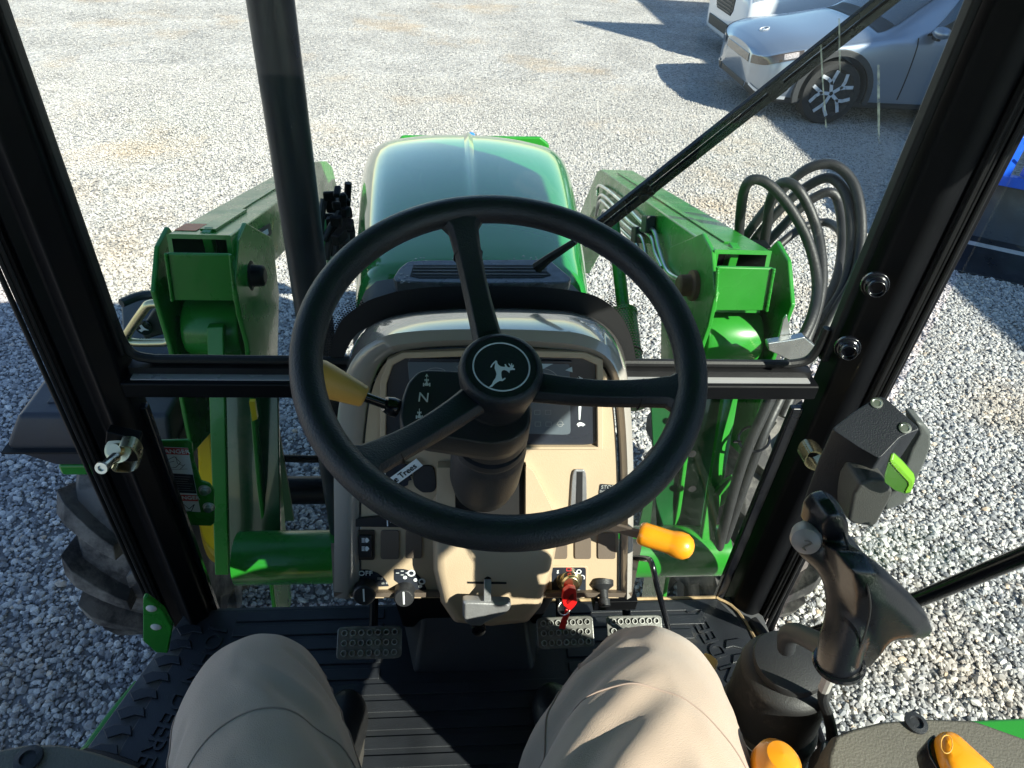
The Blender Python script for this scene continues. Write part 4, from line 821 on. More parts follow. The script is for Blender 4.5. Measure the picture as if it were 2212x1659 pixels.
g=MB();g.box((X0+.18,by+.02,bz_+.046),(.17,.11,.004));lp=g.build('lid_panel',G_['plastic'],tb,bevel=.002)
g=MB();g.box(((X0+X1)/2,by+.01,bz_-.042),(X1-X0+.006,.27,.006));g.build('lid_seam',G_['hole'],tb)
g=MB();g.box((-.92,by+.02,bz_-.16),(.22,.18,.04));g.build('box_tray',LO,tb,bevel=.01)
g=MB();g.tube([(-.93,by+.05,bz_-.22),(-.93,by+.08,.7)],.03,16);g.build('support_post',mat('tan primer tube',(.35,.26,.18),.5),T)
# danger plate
dp=[(340,953),(406,951),(414,958),(420,1000),(434,1040),(452,1046),(462,1060),(463,1130),(456,1137),(400,1135),(350,1130),(338,1100)]
Yd=1.02
DN=V((0,-1,0));g=MB();g.prism([at(a,b,'y',Yd) for a,b in dp],(0,.006,0));pt=g.build('warning_plate',LO,T,bevel=.002)
zd=Z(0,640,2.5925)
def dpoly(pts,m,name,off=.0006,par=pt):
    g=MB();g.prism([at(*zd(a,b),'y',Yd-.002-off) for a,b in pts],(0,.0005,0));return g.build(name,m,par,smooth=0)
wl=dpoly([(1015,1235),(1218,1245),(1300,1660),(1060,1645)],G_['white'],'warning_label',0)
dpoly([(1018,1240),(1218,1248),(1226,1290),(1022,1282)],G_['redp'],'red_band',.0008,wl)
dpoly([(1100,1545),(1276,1552),(1284,1590),(1108,1585)],G_['redp'],'red_band',.0008,wl)
dpoly([(1050,1405),(1250,1418),(1274,1540),(1062,1530)],G_['screen'],'black_band',.0008,wl)
a=at(*zd(1128,1267),'y',Yd-.0035);text('DANGER',a,(1,0,-.03),(0,0,1),.0145,G_['white'],wl)
a=at(*zd(1205,1567),'y',Yd-.0035);text('DANGER',a,(1,0,-.03),(0,0,1),.0135,G_['white'],wl)
def dl(pts,w,m,name,off=.0012):
    g=MB();q=[at(*zd(a,b),'y',Yd-.002-off) for a,b in pts]
    for i in range(len(q)-1):
        s=(q[i+1]-q[i]).cross(V((0,1,0))).normalized()*w/2;g.add([q[i]-s,q[i+1]-s,q[i+1]+s,q[i]+s],[(0,1,2,3)])
    g.build(name,m,wl,smooth=0,recalc=False)
dl([(1090,1320),(1130,1300),(1170,1340),(1140,1370),(1095,1375),(1085,1340),(1130,1330)],.0012,G_['screen'],'warning_picture');dl([(1140,1300),(1150,1345),(1190,1360),(1165,1385),(1200,1350)],.001,G_['screen'],'warning_picture');dl([(1090,1385),(1215,1380)],.0008,G_['screen'],'warning_picture')
for k in range(7):dl([(1075+k*3,1425+k*15),(1235+k*5-(k%3)*14,1433+k*15)],.0009,G_['dim'],'small_print')
dl([(1180,1600),(1225,1640),(1260,1610),(1240,1655),(1200,1650),(1185,1625)],.0016,G_['screen'],'warning_picture')
for a,b in((443,1057),(452,1094)):
    g=MB();g.lathe(at(a,b,'y',Yd),(0,-1,.1),[(0,0),(.0125,0),(.0125,.003),(.0085,.004),(.0085,.011),(.0,.012)],6 if 0 else 20);g.build('bolt',G_['steel'],pt,bevel=.0008)
# window latch, left pillar
c=at(262,985,'y',.86);g=MB()
g.lathe(at(218,1012,'y',.80),(at(262,978,'y',.86)-at(218,1012,'y',.80)),[(0,.004),(.0045,.004),(.005,0),(.0095,0),(.010,.004),(.0075,.007),(.007,.03),(.0085,.045),(0,.046)],24);lt=g.build('door_striker',G_['steel'],T)
g=MB()
pp=[(256,966),(280,968),(296,985),(297,1008),(282,1020),(250,1020),(240,1012)]
q=[at(a,b,'y',.85) for a,b in pp];q,_=spl(q,[0]*len(q),4)
g.loft([[p+V((0,0,0)),p+V((0,.02,.004)),p+V((.003,.02,.006)),p+V((.003,0,.002))] for p in q]);g.build('striker_loop',G_['zinc'],lt)
g=MB();g.lathe(at(258,972,'y',.87),(0,-.7,.6),[(0,0),(.02,0),(.021,.006),(.012,.008),(.011,.02),(0,.02)],24);g.build('striker_base',G_['zinc'],lt)
g=MB();g.box(at(268,945,'y',.885),(.05,.02,.03),rot=Matrix.Rotation(R(20),3,'Y'));g.build('striker_bracket',BLK,lt,bevel=.003)
# yellow side plate behind the flange (part of the wheel guard)
g=MB();g.prism([at(a,b,'y',1.5) for a,b in((420,870),(440,868),(458,960),(470,1100),(486,1190),(462,1196),(440,1170),(425,1130),(428,1040))],(0,.05,0));g.build('wheel_spacer',G_['yellow'],T,bevel=.01)
g=MB();g.prism([at(a,b,'y',1.2) for a,b in((538,868),(550,868),(556,905),(545,910))],(0,.01,0));g.build('decal_strip',G_['yellow'],T)
# ================================================================ right side of the cab
# door frame, glass, bar
XR=.775
g=MB()
a=at(1645,1360,'x',XR);
g.tube([(XR-.006,.905,ZT),(XR-.006,.905,1.14),(XR,.80,1.08),(XR,.2,1.02),(XR,-.45,1.05)],.011,10,smooth=3);dr=g.build('right_door',BLK,T)
g=MB();g.box((XR+.005,.22,1.85),(.004,1.34,1.56));g.build('door_glass',G_['glass'],dr,smooth=0)
g=MB();b0=at(1735,1374,'x',.77);b1=at(1990,1292,'x',.77);b2=at(2290,1168,'x',.77)
g.tube([b0,b1,b2],.0125,12);g.build('door_bar',G_['gblack'],dr)
# latch assembly
zL=Z(1960,960,3.4567)
LX=.70
def lp_(a,b,x):return at(*zL(a,b),'x',x)
def yp(a,b,y):return at(*zL(a,b),'y',y)
out=[(620,225),(820,108),(870,125),(1180,395),(1140,440),(820,660),(800,790),(740,840),(660,870),(600,960),(560,1180),(520,1190),(430,1020),(340,800),(345,560),(400,400)]
f0=[yp(a,b,.70) for a,b in out];f1=[yp(a,b,.80) for a,b in out]
top=[(620,225),(820,108),(1180,395),(820,660),(640,560),(480,360)]
# body built from its real faces: upper lid (tilted) + dark flank + grey lower cup
def face(pts,y,dx=(0,0,0)):return [yp(a,b,y)+V(dx) for a,b in pts]
LN=V((-.28,-.42,.86)).normalized();LO_=at(*zL(800,380),'y',.72)
def yl(a,b,o=0):return onp(*zL(a,b),LO_+LN*o,LN)
lid=[yl(620,228),yl(822,108),yl(880,130),yl(1180,395),yl(1000,470),yl(820,660),yl(640,560),yl(400,400)]
lid=rnd_poly(lid,.14,3);nl=LN;lc_=sum(lid,V())/len(lid)
mech=MB();mech.loft([[lc_+(q-lc_)*.97+nl*.004 for q in lid],lid,[lc_+(p-lc_)*.98-nl*.02+V((0,0,-.05)) for p in lid],[lc_+(p-lc_)*.80+V((-.004,.0,-.17)) for p in lid]])
mech=mech.build('door_latch',mat('latch plastic',(.009,.011,.016),.42,0,.1,20,bump=.3,bs=500),T,bevel=.004,seg=3)
g=MB();cup=[(600,960),(655,870),(750,830),(870,830),(950,930),(925,1000),(800,1230),(740,1238),(600,1215),(556,1190)]
g.prism([yp(a,b,.66) for a,b in cup],(0,.05,.0));g.build('latch_cup',mat('grey cup plastic',(.04,.04,.038),.5,0,.1,20,bump=.3,bs=400),mech,bevel=.006)
g=MB();bk=[(1140,330),(1220,350),(1280,430),(1280,540),(1230,680),(1150,850),(1050,1040),(870,1110),(860,1000),(950,930),(1050,700),(1100,560),(1160,440)]
g.prism([yp(a,b,.74) for a,b in bk],(0,.04,.0));g.build('latch_back',mat('mid grey plastic',(.07,.075,.072),.5,0,.1,20,bump=.3,bs=400),mech,bevel=.008)
g=MB();lm=[(905,665),(940,655),(1010,720),(1110,830),(1120,870),(1095,940),(1050,950),(960,920),(870,850),(868,790)]
q=rnd_poly([yp(a,b,.64) for a,b in lm],.15,3);q=[p+V((0,-.0,0)) for p in q];g.prism(q,(.004,.008,.006));rl=g.build('release_lever',mat('shaded lime plastic',(.035,.11,.012),.4),mech,bevel=.0015)  # lever face: shade put into a darker copy of the lime
g=MB();g.prism([yp(a,b,.6385) for a,b in((905,665),(940,655),(1010,720),(1110,830),(1122,870),(1095,940),(1050,950),(1040,938),(1072,880),(1066,852),(1000,782),(925,700))],(.004,.008,.006));g.build('lit_lever_edge',G_['lime'],rl,bevel=.002)  # bright strip standing for light along the lever's edge
for a,b in((800,165),(1045,382)):
    # recessed screw on the lid plane
    c=yl(a,b,.0045);g=MB();g.lathe(c,nl,[(0,.0),(.0085,.0),(.0085,.0015),(.006,.0018),(.0055,.0006),(0,.0006)],20);g.build('screw',G_['steel'],mech)
g=MB();q=[yp(a,b,.80) for a,b in((350,640),(290,600),(215,600),(175,680),(215,730),(290,750),(360,720))];q,_=spl(q,[0]*len(q),4);g.loft([[p,p+V((0,.03,0)),p+V((.002,.03,.003)),p+V((.002,0,.003))] for p in q]);g.build('striker_loop',G_['zinc'],mech)
# joystick
def jt(pts,n=18,smooth=6):
    """pts: (px,py,depth y,r)"""
    return [at(a,b,'y',y) for a,b,y,r in pts],[r for *_,r in pts]
g=MB();P_,r_=jt([(1810,1440,.335,.0195),(1818,1390,.34,.020),(1838,1325,.35,.0215),(1834,1255,.365,.022),(1806,1202,.38,.021),(1768,1165,.395,.022),(1750,1140,.40,.018)])
pp,rr=spl(P_,r_,7)
rings=[];up=None
for i,p in enumerate(pp):
    t=(pp[min(i+1,len(pp)-1)]-pp[max(i-1,0)]).normalized()
    if up is None:up=V((0,-1,0))
    up=(up-t*up.dot(t)).normalized();sd_=t.cross(up)
    rings.append([p+(up*math.cos(a)*.9+sd_*math.sin(a)*1.05)*rr[i] for a in[2*math.pi*k/22 for k in range(22)]])
g.loft(rings);JG=g
# flared wing (palm rest) on the outer side and the thumb fin
wing=[(1802,1188),(1862,1192),(1905,1225),(1950,1268),(1986,1308),(1998,1334),(1990,1350),(1945,1357),(1902,1360),(1876,1385),(1858,1418),(1838,1428),(1802,1380),(1812,1320),(1812,1250)]
g=MB();w0=[at(a,b,'y',.355) for a,b in wing];cw_=sum(w0,V())/len(w0)
bas=[(cw_+(p-cw_)*1.0) for p in w0]
g.loft([[cw_+(p-cw_)*.45+V((0,-.026,.010)) for p in w0],[cw_+(p-cw_)*.88+V((0,-.019,.007)) for p in w0],[cw_+(p-cw_)*1.04+V((0,-.004,.001)) for p in w0],[cw_+(p-cw_)*.98+V((0,.018,-.010)) for p in w0]]);JG.add(g.v,g.f)
fin=[(1744,1135),(1750,1104),(1767,1084),(1793,1077),(1814,1088),(1824,1112),(1821,1145),(1826,1182),(1815,1208),(1790,1192),(1760,1160)]
g=MB();w0=[at(a,b,'y',.388) for a,b in fin];cw_=sum(w0,V())/len(w0);g.loft([[cw_+(p-cw_)*.2+V((0,-.017,.006)) for p in w0],[cw_+(p-cw_)*.80+V((0,-.014,.004)) for p in w0],w0,[p+V((0,.016,-.004)) for p in w0],[cw_+(p-cw_)*.2+V((0,.018,-.004)) for p in w0]]);JG.add(g.v,g.f)
js=JG.build('loader_joystick',G_['sleek'],T,smooth=180)
md=js.modifiers.new('r','REMESH');md.mode='VOXEL';md.voxel_size=.0018;md.use_smooth_shade=True
md=js.modifiers.new('s','SMOOTH');md.factor=.7;md.iterations=14
g=MB();ln_=[at(a,b,'y',y) for a,b,y in((1822,1150,.372),(1838,1200,.352),(1868,1250,.336),(1880,1310,.328),(1868,1370,.326),(1845,1425,.326))];g.tube(ln_,.0009,6,smooth=6);g.build('mould_seam',G_['hole'],js)
g=MB();c=at(1741,1166,'y',.375);ax=V((-.45,-.8,.35)).normalized();g.lathe(c,ax,[(0,-.012),(.0125,-.012),(.0135,-.002),(.012,.004),(.007,.0065),(0,.007)],28);bt_=g.build('thumb_button',mat('light taupe button',(.3,.25,.235),.4,0,.05,10),js)
g=MB();q=c+ax*.0085;g.tube([q+V((-.004,-.002,.007)),q+V((.004,-.001,.002)),q+V((-.002,-.001,-.004)),q+V((.005,-.001,-.009))],.0008,6,smooth=4);g.build('button_mark',G_['taupe'],bt_)
g=MB();g.torus(at(1812,1432,'y',.336),(pp[1]-pp[0]),.0205,.0035,40,8);g.build('collar_ring',G_['gblack'],js)
# arm joining grip and boot
g=MB();P_,r_=jt([(1800,1405,.36,.013),(1760,1385,.40,.012),(1722,1368,.44,.012),(1702,1372,.455,.012),(1698,1400,.46,.011)]);g.tube(P_,r_,14,smooth=5);g.build('joystick_stem',G_['plastic'],js)
g=MB();bc=at(1697,1445,'y',.47);g.lathe(V((bc.x,bc.y,bc.z-.045)),(0,0,1),[(.0,0),(.0135,0),(.0135,.05),(.009,.056),(0,.056)],24);g.build('stem_socket',G_['alu'],js)
# ribbed rubber boot
bc=V((bc.x,bc.y,0));zt_=at(1697,1420,'y',.47).z-.012
g=MB();z0=zt_
g.lathe((bc.x,bc.y,z0),(.06,-.05,-1),[(0,-.012),(.03,-.010),(.046,-.004),(.0475,.003),(.045,.010),(.050,.012),(.058,.018),(.0605,.026),(.058,.034),(.062,.05),(.064,.11),(.060,.125),(.064,.128),(.070,.14),(.072,.30),(.072,.42),(0,.42)],56);bo=g.build('joystick_boot',mat('boot rubber',(.022,.022,.023),.55,0,.15,20,bump=.25,bs=500,dirt=(.22,.2,.17),ds=25,dth=.6,damt=.35),T,smooth=40)
# printed white outline label on the boot
g=MB()
def onb(px,py):
    # hit the boot cylinder
    d=ray(px,py);o=CAM-V((bc.x,bc.y,0));a=d.x**2+d.y**2;b=2*(o.x*d.x+o.y*d.y);c=o.x**2+o.y**2-.0765**2;disc=max(0,b*b-4*a*c);t=(-b-math.sqrt(disc))/(2*a);return CAM+d*t
z9=Z(1800,1440,2.9105)
def bl_(pts,w):
    q=[]
    for i in range(len(pts)-1):
        for k in range(6):
            t=k/6;q.append(onb(*z9(pts[i][0]*(1-t)+pts[i+1][0]*t,pts[i][1]*(1-t)+pts[i+1][1]*t)))
    q.append(onb(*z9(*pts[-1])))
    g.tube(q,w/2,6)
bl_([(120,1150),(160,1200),(215,1260),(270,1305),(275,1345)],.0014);bl_([(120,1150),(105,1220),(92,1330),(90,1400)],.0014);bl_([(520,1385),(570,1378),(640,1358),(650,1376),(700,1345)],.0016)
bl_([(135,1290),(165,1262),(170,1285),(140,1290)],.001);bl_([(118,1350),(170,1310)],.001);bl_([(122,1380),(150,1340),(160,1372),(180,1335)],.001)
g.build('printed_outline',G_['white'],bo,smooth=0)
# black switch pod with lock symbols
pod=[(725,1215),(770,1200),(900,1270),(930,1310),(925,1400),(900,1470),(800,1440),(700,1370)]
g=MB();py_=.40;po=rnd_poly([at(*z9(a,b),'z',1.62) for a,b in pod],.15,3);cpd=sum(po,V())/len(po);g.loft([[cpd+(p-cpd)*.95+V((0,0,.004)) for p in po],po,[p-V((0,0,.04)) for p in po]]);pd_=g.build('switch_pod',G_['plastic'],T,bevel=.002)
g=MB()
def sym(pts,w=.0012):
    q=[at(*z9(a,b),'z',1.6245) for a,b in pts]
    for i in range(len(q)-1):
        s=(q[i+1]-q[i]).cross(V((0,0,1))).normalized()*w/2;g.add([q[i]-s,q[i+1]-s,q[i+1]+s,q[i]+s],[(0,1,2,3)])
for X,Y in((825,1270),(808,1325)):
    sym([(X-20,Y-12),(X+8,Y-14),(X+22,Y),(X+6,Y+14),(X-20,Y+10),(X-20,Y-12)],.0014);sym([(X-20,Y-8),(X-38,Y-14),(X-42,Y+2),(X-20,Y+6)],.0012);sym([(X-5,Y-8),(X-5,Y+8)])
sym([(765,1215),(758,1255),(745,1300)],.0022);sym([(758,1270),(785,1268)]);g.build('lock_symbols',G_['white'],pd_,smooth=0,recalc=False)
# wire loom beside the boot
g=MB();P_,r_=jt([(1800,1440,.39,.006),(1790,1470,.40,.006),(1776,1505,.41,.006),(1790,1550,.41,.007),(1798,1600,.40,.008),(1790,1665,.39,.008)]);g.tube(P_,r_,10,smooth=5);g.build('wire_loom',G_['hose'],T)
g=MB();g.tube([at(1797,1447,'y',.392),at(1780,1488,'y',.398)],.0068,10);g.build('wire_label',mat('grey label',(.4,.38,.36),.5),T)
# fender consoles right and left
def fendr(px,zlev,name,depth=.3,seg=8):
    poly=[at(a,b,'z',zlev) for a,b in px];g=MB();poly=rnd_poly(poly,.12,2);c=sum(poly,V())/len(poly)
    g.loft([[c+(p-c)*.97+V((0,0,.008)) for p in poly],poly,[p-V((0,0,depth)) for p in poly]]);return g.build(name,G_['fender'],T,bevel=.004)
rfz=1.70
rf_=fendr([(1795,1595),(1830,1580),(1900,1563),(2000,1556),(2100,1560),(2212,1600),(2400,1660),(2400,1900),(1770,1900),(1780,1640)],1.66,'right_fender_console')
g=MB();c=at(1978,1563,'z',1.67);g.lathe(c,(0,0,1),[(0,0),(.0135,0),(.0135,.003),(.008,.004),(.007,.001),(0,.001)],24);g.build('screw_cap',G_['plastic'],rf_)
g=MB();gp=[(2040,1556),(2212,1548),(2420,1560),(2420,1700),(2212,1612),(2100,1572)];g.prism([at(a,b,'z',1.60) for a,b in gp],(0,0,-.25));g.build('right_fender',GRN,T,bevel=.01)
lf_=fendr([(-60,1640),(0,1624),(60,1612),(140,1612),(215,1630),(300,1660),(420,1720),(420,1900),(-80,1900)],1.62,'left_fender_console')
g=MB();c=at(62,1640,'z',1.63);g.lathe(c,(0,0,1),[(0,0),(.0155,0),(.015,.003),(.009,.004),(.008,.001),(0,.001)],24);g.build('screw_cap',G_['plastic'],lf_)
g=MB();g.tube([at(a,b,'z',1.12) for a,b in((180,1632),(222,1640),(262,1652),(300,1668))],.013,10,smooth=4);g.build('door_seal',G_['rubber'],lf_)
# orange levers
g=MB();c=at(1676,1652,'z',1.74);g.lathe(c-V((0,0,.09)),(.06,.05,1),[(0,0),(.012,0),(.013,.05),(.022,.06),(.026,.075),(.024,.09),(.016,.10),(0,.104)],32);g.build('gear_lever_knob',G_['orange'],T)
zo=Z(1800,1440,2.9105)
ol=[(1575,1140),(1640,1132),(1700,1160),(1760,1215),(1840,1290),(1950,1390),(2050,1480),(1950,1520),(1700,1500),(1620,1400),(1590,1300),(1570,1210)]
g=MB();zc_=1.78;w0=[at(*zo(a,b),'z',zc_) for a,b in ol];cc=sum(w0,V())/len(w0);g.loft([[cc+(p-cc)*.8+V((0,0,.012)) for p in w0],[cc+(p-cc)*.95+V((0,0,.006)) for p in w0],w0,[p-V((0,0,.03)) for p in w0]]);ho=g.build('hitch_lever_grip',G_['orange'],T,smooth=60,sub=1)
ob=[(1575,1140),(1540,1160),(1512,1200),(1510,1240),(1530,1310),(1570,1380),(1620,1460),(1700,1560),(1760,1560),(1640,1420),(1590,1290),(1575,1200)]
g=MB();w0=[at(*zo(a,b),'z',zc_-.006) for a,b in ob];g.prism(w0,(0,0,-.03));g.build('grip_edge',G_['gblack'],ho,bevel=.003)
g=MB();q=[at(*zo(1650+42*math.cos(R(t)),1215+58*math.sin(R(t))+(18 if t%360<180 else 0)),'z',zc_+.0135) for t in range(0,361,24)];g.tube(q,.0006,6);g.build('grip_outline',G_['dorange'],ho)
# small orange tab right of the right knee
g=MB();g.prism([at(a,b,'z',1.45) for a,b in((1512,1428),(1528,1434),(1544,1448),(1536,1472),(1515,1470))],(0,0,.03));g.build('orange_tab',G_['dorange'],T,bevel=.004)
# seat (under the driver)
g=MB();g.box((.05,-.16,1.50),(.50,.50,.14));st_=g.build('driver_seat',mat('black vinyl',(.02,.02,.02),.55,bump=.2,bs=200),T,bevel=.04,seg=4)
g=MB();g.box((.05,-.42,1.82),(.48,.12,.55),rot=Matrix.Rotation(R(-8),3,'X'));g.build('backrest',st_.data.materials[0],st_,bevel=.05,seg=4)
g=MB();g.box((.05,-.16,1.26),(.34,.36,.34));g.build('seat_base',BLK,st_,bevel=.02)
# ================================================================ floor mat
MT=FL+.006
mp=[V((x,y,FL+.001)) for x,y in((-.545,.945),(.64,.945),(.685,.87),(.71,.60),(.71,.0),(-.64,.0),(-.64,.50),(-.617,.66))]
g=MB();g.prism(mp,(0,0,.005));fm=g.build('floor_mat',G_['mat_'],None,bevel=.002);tag(fm,'black ribbed rubber floor mat with raised lettering in the tractor cab','floor mat')
g=MB()
yy=.925;k=0
while yy>.10:
    h=.030
    for x0,x1 in(((-.47,-.145),(.26,.59 if yy>.86 else .555)) if yy>.77 else ((-.47,.57),)):
        sk=.0
        g.box(((x0+x1)/2,yy,MT+.0022),(x1-x0,h*.82,.0048))
    yy-=.036;k+=1
g.build('mat_ribs',G_['mat_'],fm,bevel=.0018)
g=MB()
for s in(-1,1):
    for k in range(16):
        y0=.90-k*.036;x=(-.56-.10*(.9-y0)/.3 if y0>.6 else -.66) if s<0 else .635+.04*(.9-y0)/.3
        sh=[(x-.032,y0),(x-.014,y0+.009),(x+.018,y0+.005),(x+.026,y0-.014),(x+.006,y0-.010),(x-.018,y0-.018)]
        if s>0 and k<2:continue
        sh=[(X if s<0 else 2*x-X,Y_) for X,Y_ in sh];g.prism([V((a,b,MT)) for a,b in sh],(0,0,.005))
g.build('tread_pattern',G_['mat_'],fm,bevel=.0015)
text('JOHN DEERE',(-.535,.755,MT),(-.24,-1,0),(1,-.24,0),.052,G_['mat_'],fm,ext=.0035,up=.001)
text('JOHN DEERE',(.605,.79,MT),(-.24,1,0),(-1,-.24,0),.052,G_['mat_'],fm,ext=.0035,up=.001)
# ================================================================ key with tag
kx=onf(*z8(1690,540),.026)
K=empty('ignition_key',kx,'red plastic ignition key with a red tag hanging from its ring, in the console lock','key')
def kp(a,b,o):return onf(*z8(a,b),o)
g=MB();kk=[(1640,560),(1680,530),(1735,540),(1742,640),(1722,668),(1690,700),(1640,660),(1630,620)];w=[kp(a,b,.03) for a,b in kk];w=rnd_poly(w,.2,3);g.prism(w,FN*.010);g.build('key_head',G_['red'],K,bevel=.002)
g=MB();g.prism([kp(a,b,.0405) for a,b in((1700,610),(1722,600),(1722,640),(1680,680),(1672,660))],FN*.0006);g.build('key_slot',mat('dark red',(.2,.004,.004),.4),K,smooth=0)
g=MB();g.torus(kp(1655,705,.036),(FN+V((.5,0,.4))).normalized(),.012,.0011,32,8);g.build('key_ring',G_['steel'],K)
g=MB();kk=[(1660,708),(1690,715),(1690,760),(1672,800),(1660,860),(1612,850),(1630,790),(1650,755)];g.prism([kp(a,b,.030) for a,b in kk],FN*.003);g.build('key_tag',G_['red'],K,bevel=.001)
# ================================================================ air freshener
F0=onf(855,1030,.006);AF=empty('air_freshener',F0,'black tree shaped card air freshener with white lettering resting on the console behind the wheel','air freshener')
fp_=[(690,1330),(760,1270),(830,1260),(850,1240),(868,1250),(850,1262),(882,1275),(880,1290),(918,1300),(905,1320),(915,1350),(900,1352),(912,1380),(890,1385),(885,1415),(860,1425),(865,1445),(830,1450),(850,1472),(800,1450),(760,1440),(740,1410),(700,1370)]
g=MB();g.prism([onf(*z5(a,b),.006) for a,b in fp_],FN*.0012);af=g.build('card',G_['screen'],AF,smooth=0)
a=onf(*z5(770,1400),.0085);b=onf(*z5(880,1320),.0085);d=(b-a).normalized();u=FN.cross(d)
g=MB();g.prism([a+d*x+u*y for x,y in((-.004,-.0075),(.055,-.0075),(.055,.0075),(-.004,.0075))],FN*.0004);bd=g.build('white_band',G_['white'],AF,smooth=0)
text('le Trees',a+d*.025,d,u,.0135,G_['hole'],AF,name='band_lettering',up=.0012)
g=MB()
for x0 in(-.012,.0):
    g.tube([onf(*z5(712+x0*800,1385),.009),onf(*z5(725+x0*700,1340),.009),onf(*z5(705+x0*700,1315),.009)],.0016,6,smooth=4)
g.build('white_scrawl',G_['white'],AF)

g=MB();g.tube([V((.64,.948,FL+.006)),V((.69,.88,FL+.006)),V((.715,.60,FL+.006)),V((.715,.3,FL+.006))],.0035,6,smooth=5);g.tube([V((.10,.952,FL+.004)),V((.64,.950,FL+.004))],.004,6);g.build('dusty_edge',mat('tan dust',(.34,.24,.13),.9,0,.4,30,bump=.5,bs=200),fm)
# ================================================================ driver
PB=V((.03,-.12,FL))
PE=empty('person',PB,'seated person in khaki trousers and black shoes, knees apart under the steering wheel','person')
def skinbody():
    pts={};vs=[];ed=[];rad=[]
    def J(n,p,r,par=None):
        pts[n]=len(vs);vs.append(V(p)-PB);rad.append(r)
        if par:ed.append((pts[par],pts[n]))
    J('pelvis',(.03,-.16,1.70),.11);J('belly',(.03,-.20,1.86),.105,'pelvis');J('chest',(.03,-.25,2.08),.125,'belly');J('neckb',(.03,-.26,2.27),.06,'chest');J('neck',(.03,-.25,2.36),.05,'neckb');J('head',(.03,-.24,2.47),.085,'neck');J('crown',(.03,-.245,2.56),.07,'head')
    for s,n in((-1,'l'),(1,'r')):
        J('hip'+n,(.03+s*.095,-.13,1.69),.08,'pelvis');J('thigh'+n,(.03+s*.17,.15,1.68),.075,'hip'+n);J('knee'+n,(.015+s*.275,.455,1.60),.055,'thigh'+n);J('calf'+n,(.015+s*.27,.50,1.40),.05,'knee'+n);J('ankle'+n,(.015+s*.24,.53,1.20),.03,'calf'+n);J('heel'+n,(.015+s*.235,.53,FL+.045),.026,'ankle'+n);J('toe'+n,(.015+s*.19,.60,FL+.04),.018,'heel'+n)
        J('sh'+n,(.03+s*.17,-.25,2.22),.055,'chest');J('el'+n,(.03+s*.26,-.13,2.02),.042,'sh'+n);J('wr'+n,(.0+s*.12,-.075,2.30),.028,'el'+n);J('pa'+n,(.0+s*.095,-.07,2.38),.030,'wr'+n)
        for k in range(5):
            a=(k-2)*.016;L=(.045,.055,.06,.055,.045)[k]
            J('f%s%d'%(n,k),(s*.09,-.065+a*.6,2.41+ (0 if k else -.02)),.0095,'pa'+n);J('g%s%d'%(n,k),(s*(.085-.03),-.065+a*.6,2.41+L*.45),.008,'f%s%d'%(n,k))
    me=bpy.data.meshes.new('body');me.from_pydata(vs,ed,[]);me.materials.append(G_['skin']);o=bpy.data.objects.new('body',me);sc.collection.objects.link(o);o.parent=PE
    md=o.modifiers.new('skin','SKIN')
    for i,v in enumerate(me.skin_vertices[0].data):v.radius=(rad[i],rad[i]);v.use_root=(i==0)
    md.use_smooth_shade=True;q=o.modifiers.new('s','SUBSURF');q.levels=q.render_levels=1
skinbody()
# folds: start and end in (fraction along leg, angle round it), depth, width
FOLDS=[[(.30,.9,.42,-.1,.006,.10),(.22,1.2,.36,.3,.007,.12),(.34,1.4,.47,.6,.006,.09),(.16,.8,.28,-.2,.006,.12),(.30,-1.5,.38,-.7,.004,.09),(.40,1.9,.5,1.2,.006,.1)],
       [(.20,-1.5,.42,-.25,.012,.13),(.26,-1.9,.47,-.55,.012,.11),(.16,-1.0,.34,.1,.010,.12),(.33,-2.1,.50,-1.0,.010,.10),(.12,-.6,.27,.3,.008,.13),(.38,-1.2,.50,-.5,.006,.08),(.30,1.6,.40,.9,.006,.10),(.2,.9,.3,.2,.005,.1)]]
def clothleg(path,rad,seed,squash=1.0,amp=.0035):
    P_=[V(p) for p in path];pp,rr=spl(P_,rad,20);rings=[];up=None;n=120
    FO=FOLDS[1 if seed>5 else 0]
    for i,p in enumerate(pp):
        t=(pp[min(i+1,len(pp)-1)]-pp[max(i-1,0)]).normalized()
        up=V((0,0,1)) if up is None else up;up=(up-t*up.dot(t)).normalized();sd_=t.cross(up);rg=[]
        for k in range(n):
            a=2*math.pi*k/n;d=up*math.cos(a)+sd_*math.sin(a);q=p+d*rr[i]
            w=noise.noise(V((q.x*9+seed,q.y*7,q.z*9)))*amp*1.5+noise.noise(V((q.x*28,q.y*16+seed,q.z*24)))*amp*.7
            # diagonal pull folds on the inner thigh
            inner=max(0,(math.sin(a)*(-1 if seed>5 else 1)+.25)/1.25)
            ph=(i/len(pp))*46+math.cos(a)*3.2+noise.noise(q*7)*2.5
            aa=(a+math.pi)%(2*math.pi)-math.pi;ss=i/len(pp)
            for (s0,a0,s1,a1,dp_,wd_) in FO:
                ax_,ay_,bx_,by_=s0*7,a0,s1*7,a1;px_,py_=ss*7,aa;L2=(bx_-ax_)**2+(by_-ay_)**2;t_=max(0,min(1,((px_-ax_)*(bx_-ax_)+(py_-ay_)*(by_-ay_))/L2));dx_=px_-(ax_+t_*(bx_-ax_));dy_=py_-(ay_+t_*(by_-ay_));dd=math.hypot(dx_,dy_)/wd_
                if dd<3:
                    e_=(1-t_)**.5*min(1,t_*6+.3);w+=dp_*e_*(-math.exp(-dd*dd)+.55*math.exp(-(dd-1.5)**2*1.6))
            w+=noise.noise(V((q.x*14+seed,q.y*30,q.z*14)))*amp*1.1*max(0,-math.cos(a)*.6+.6)
            rg.append(q+d*w)
        rings.append(rg)
    return rings,pp,rr
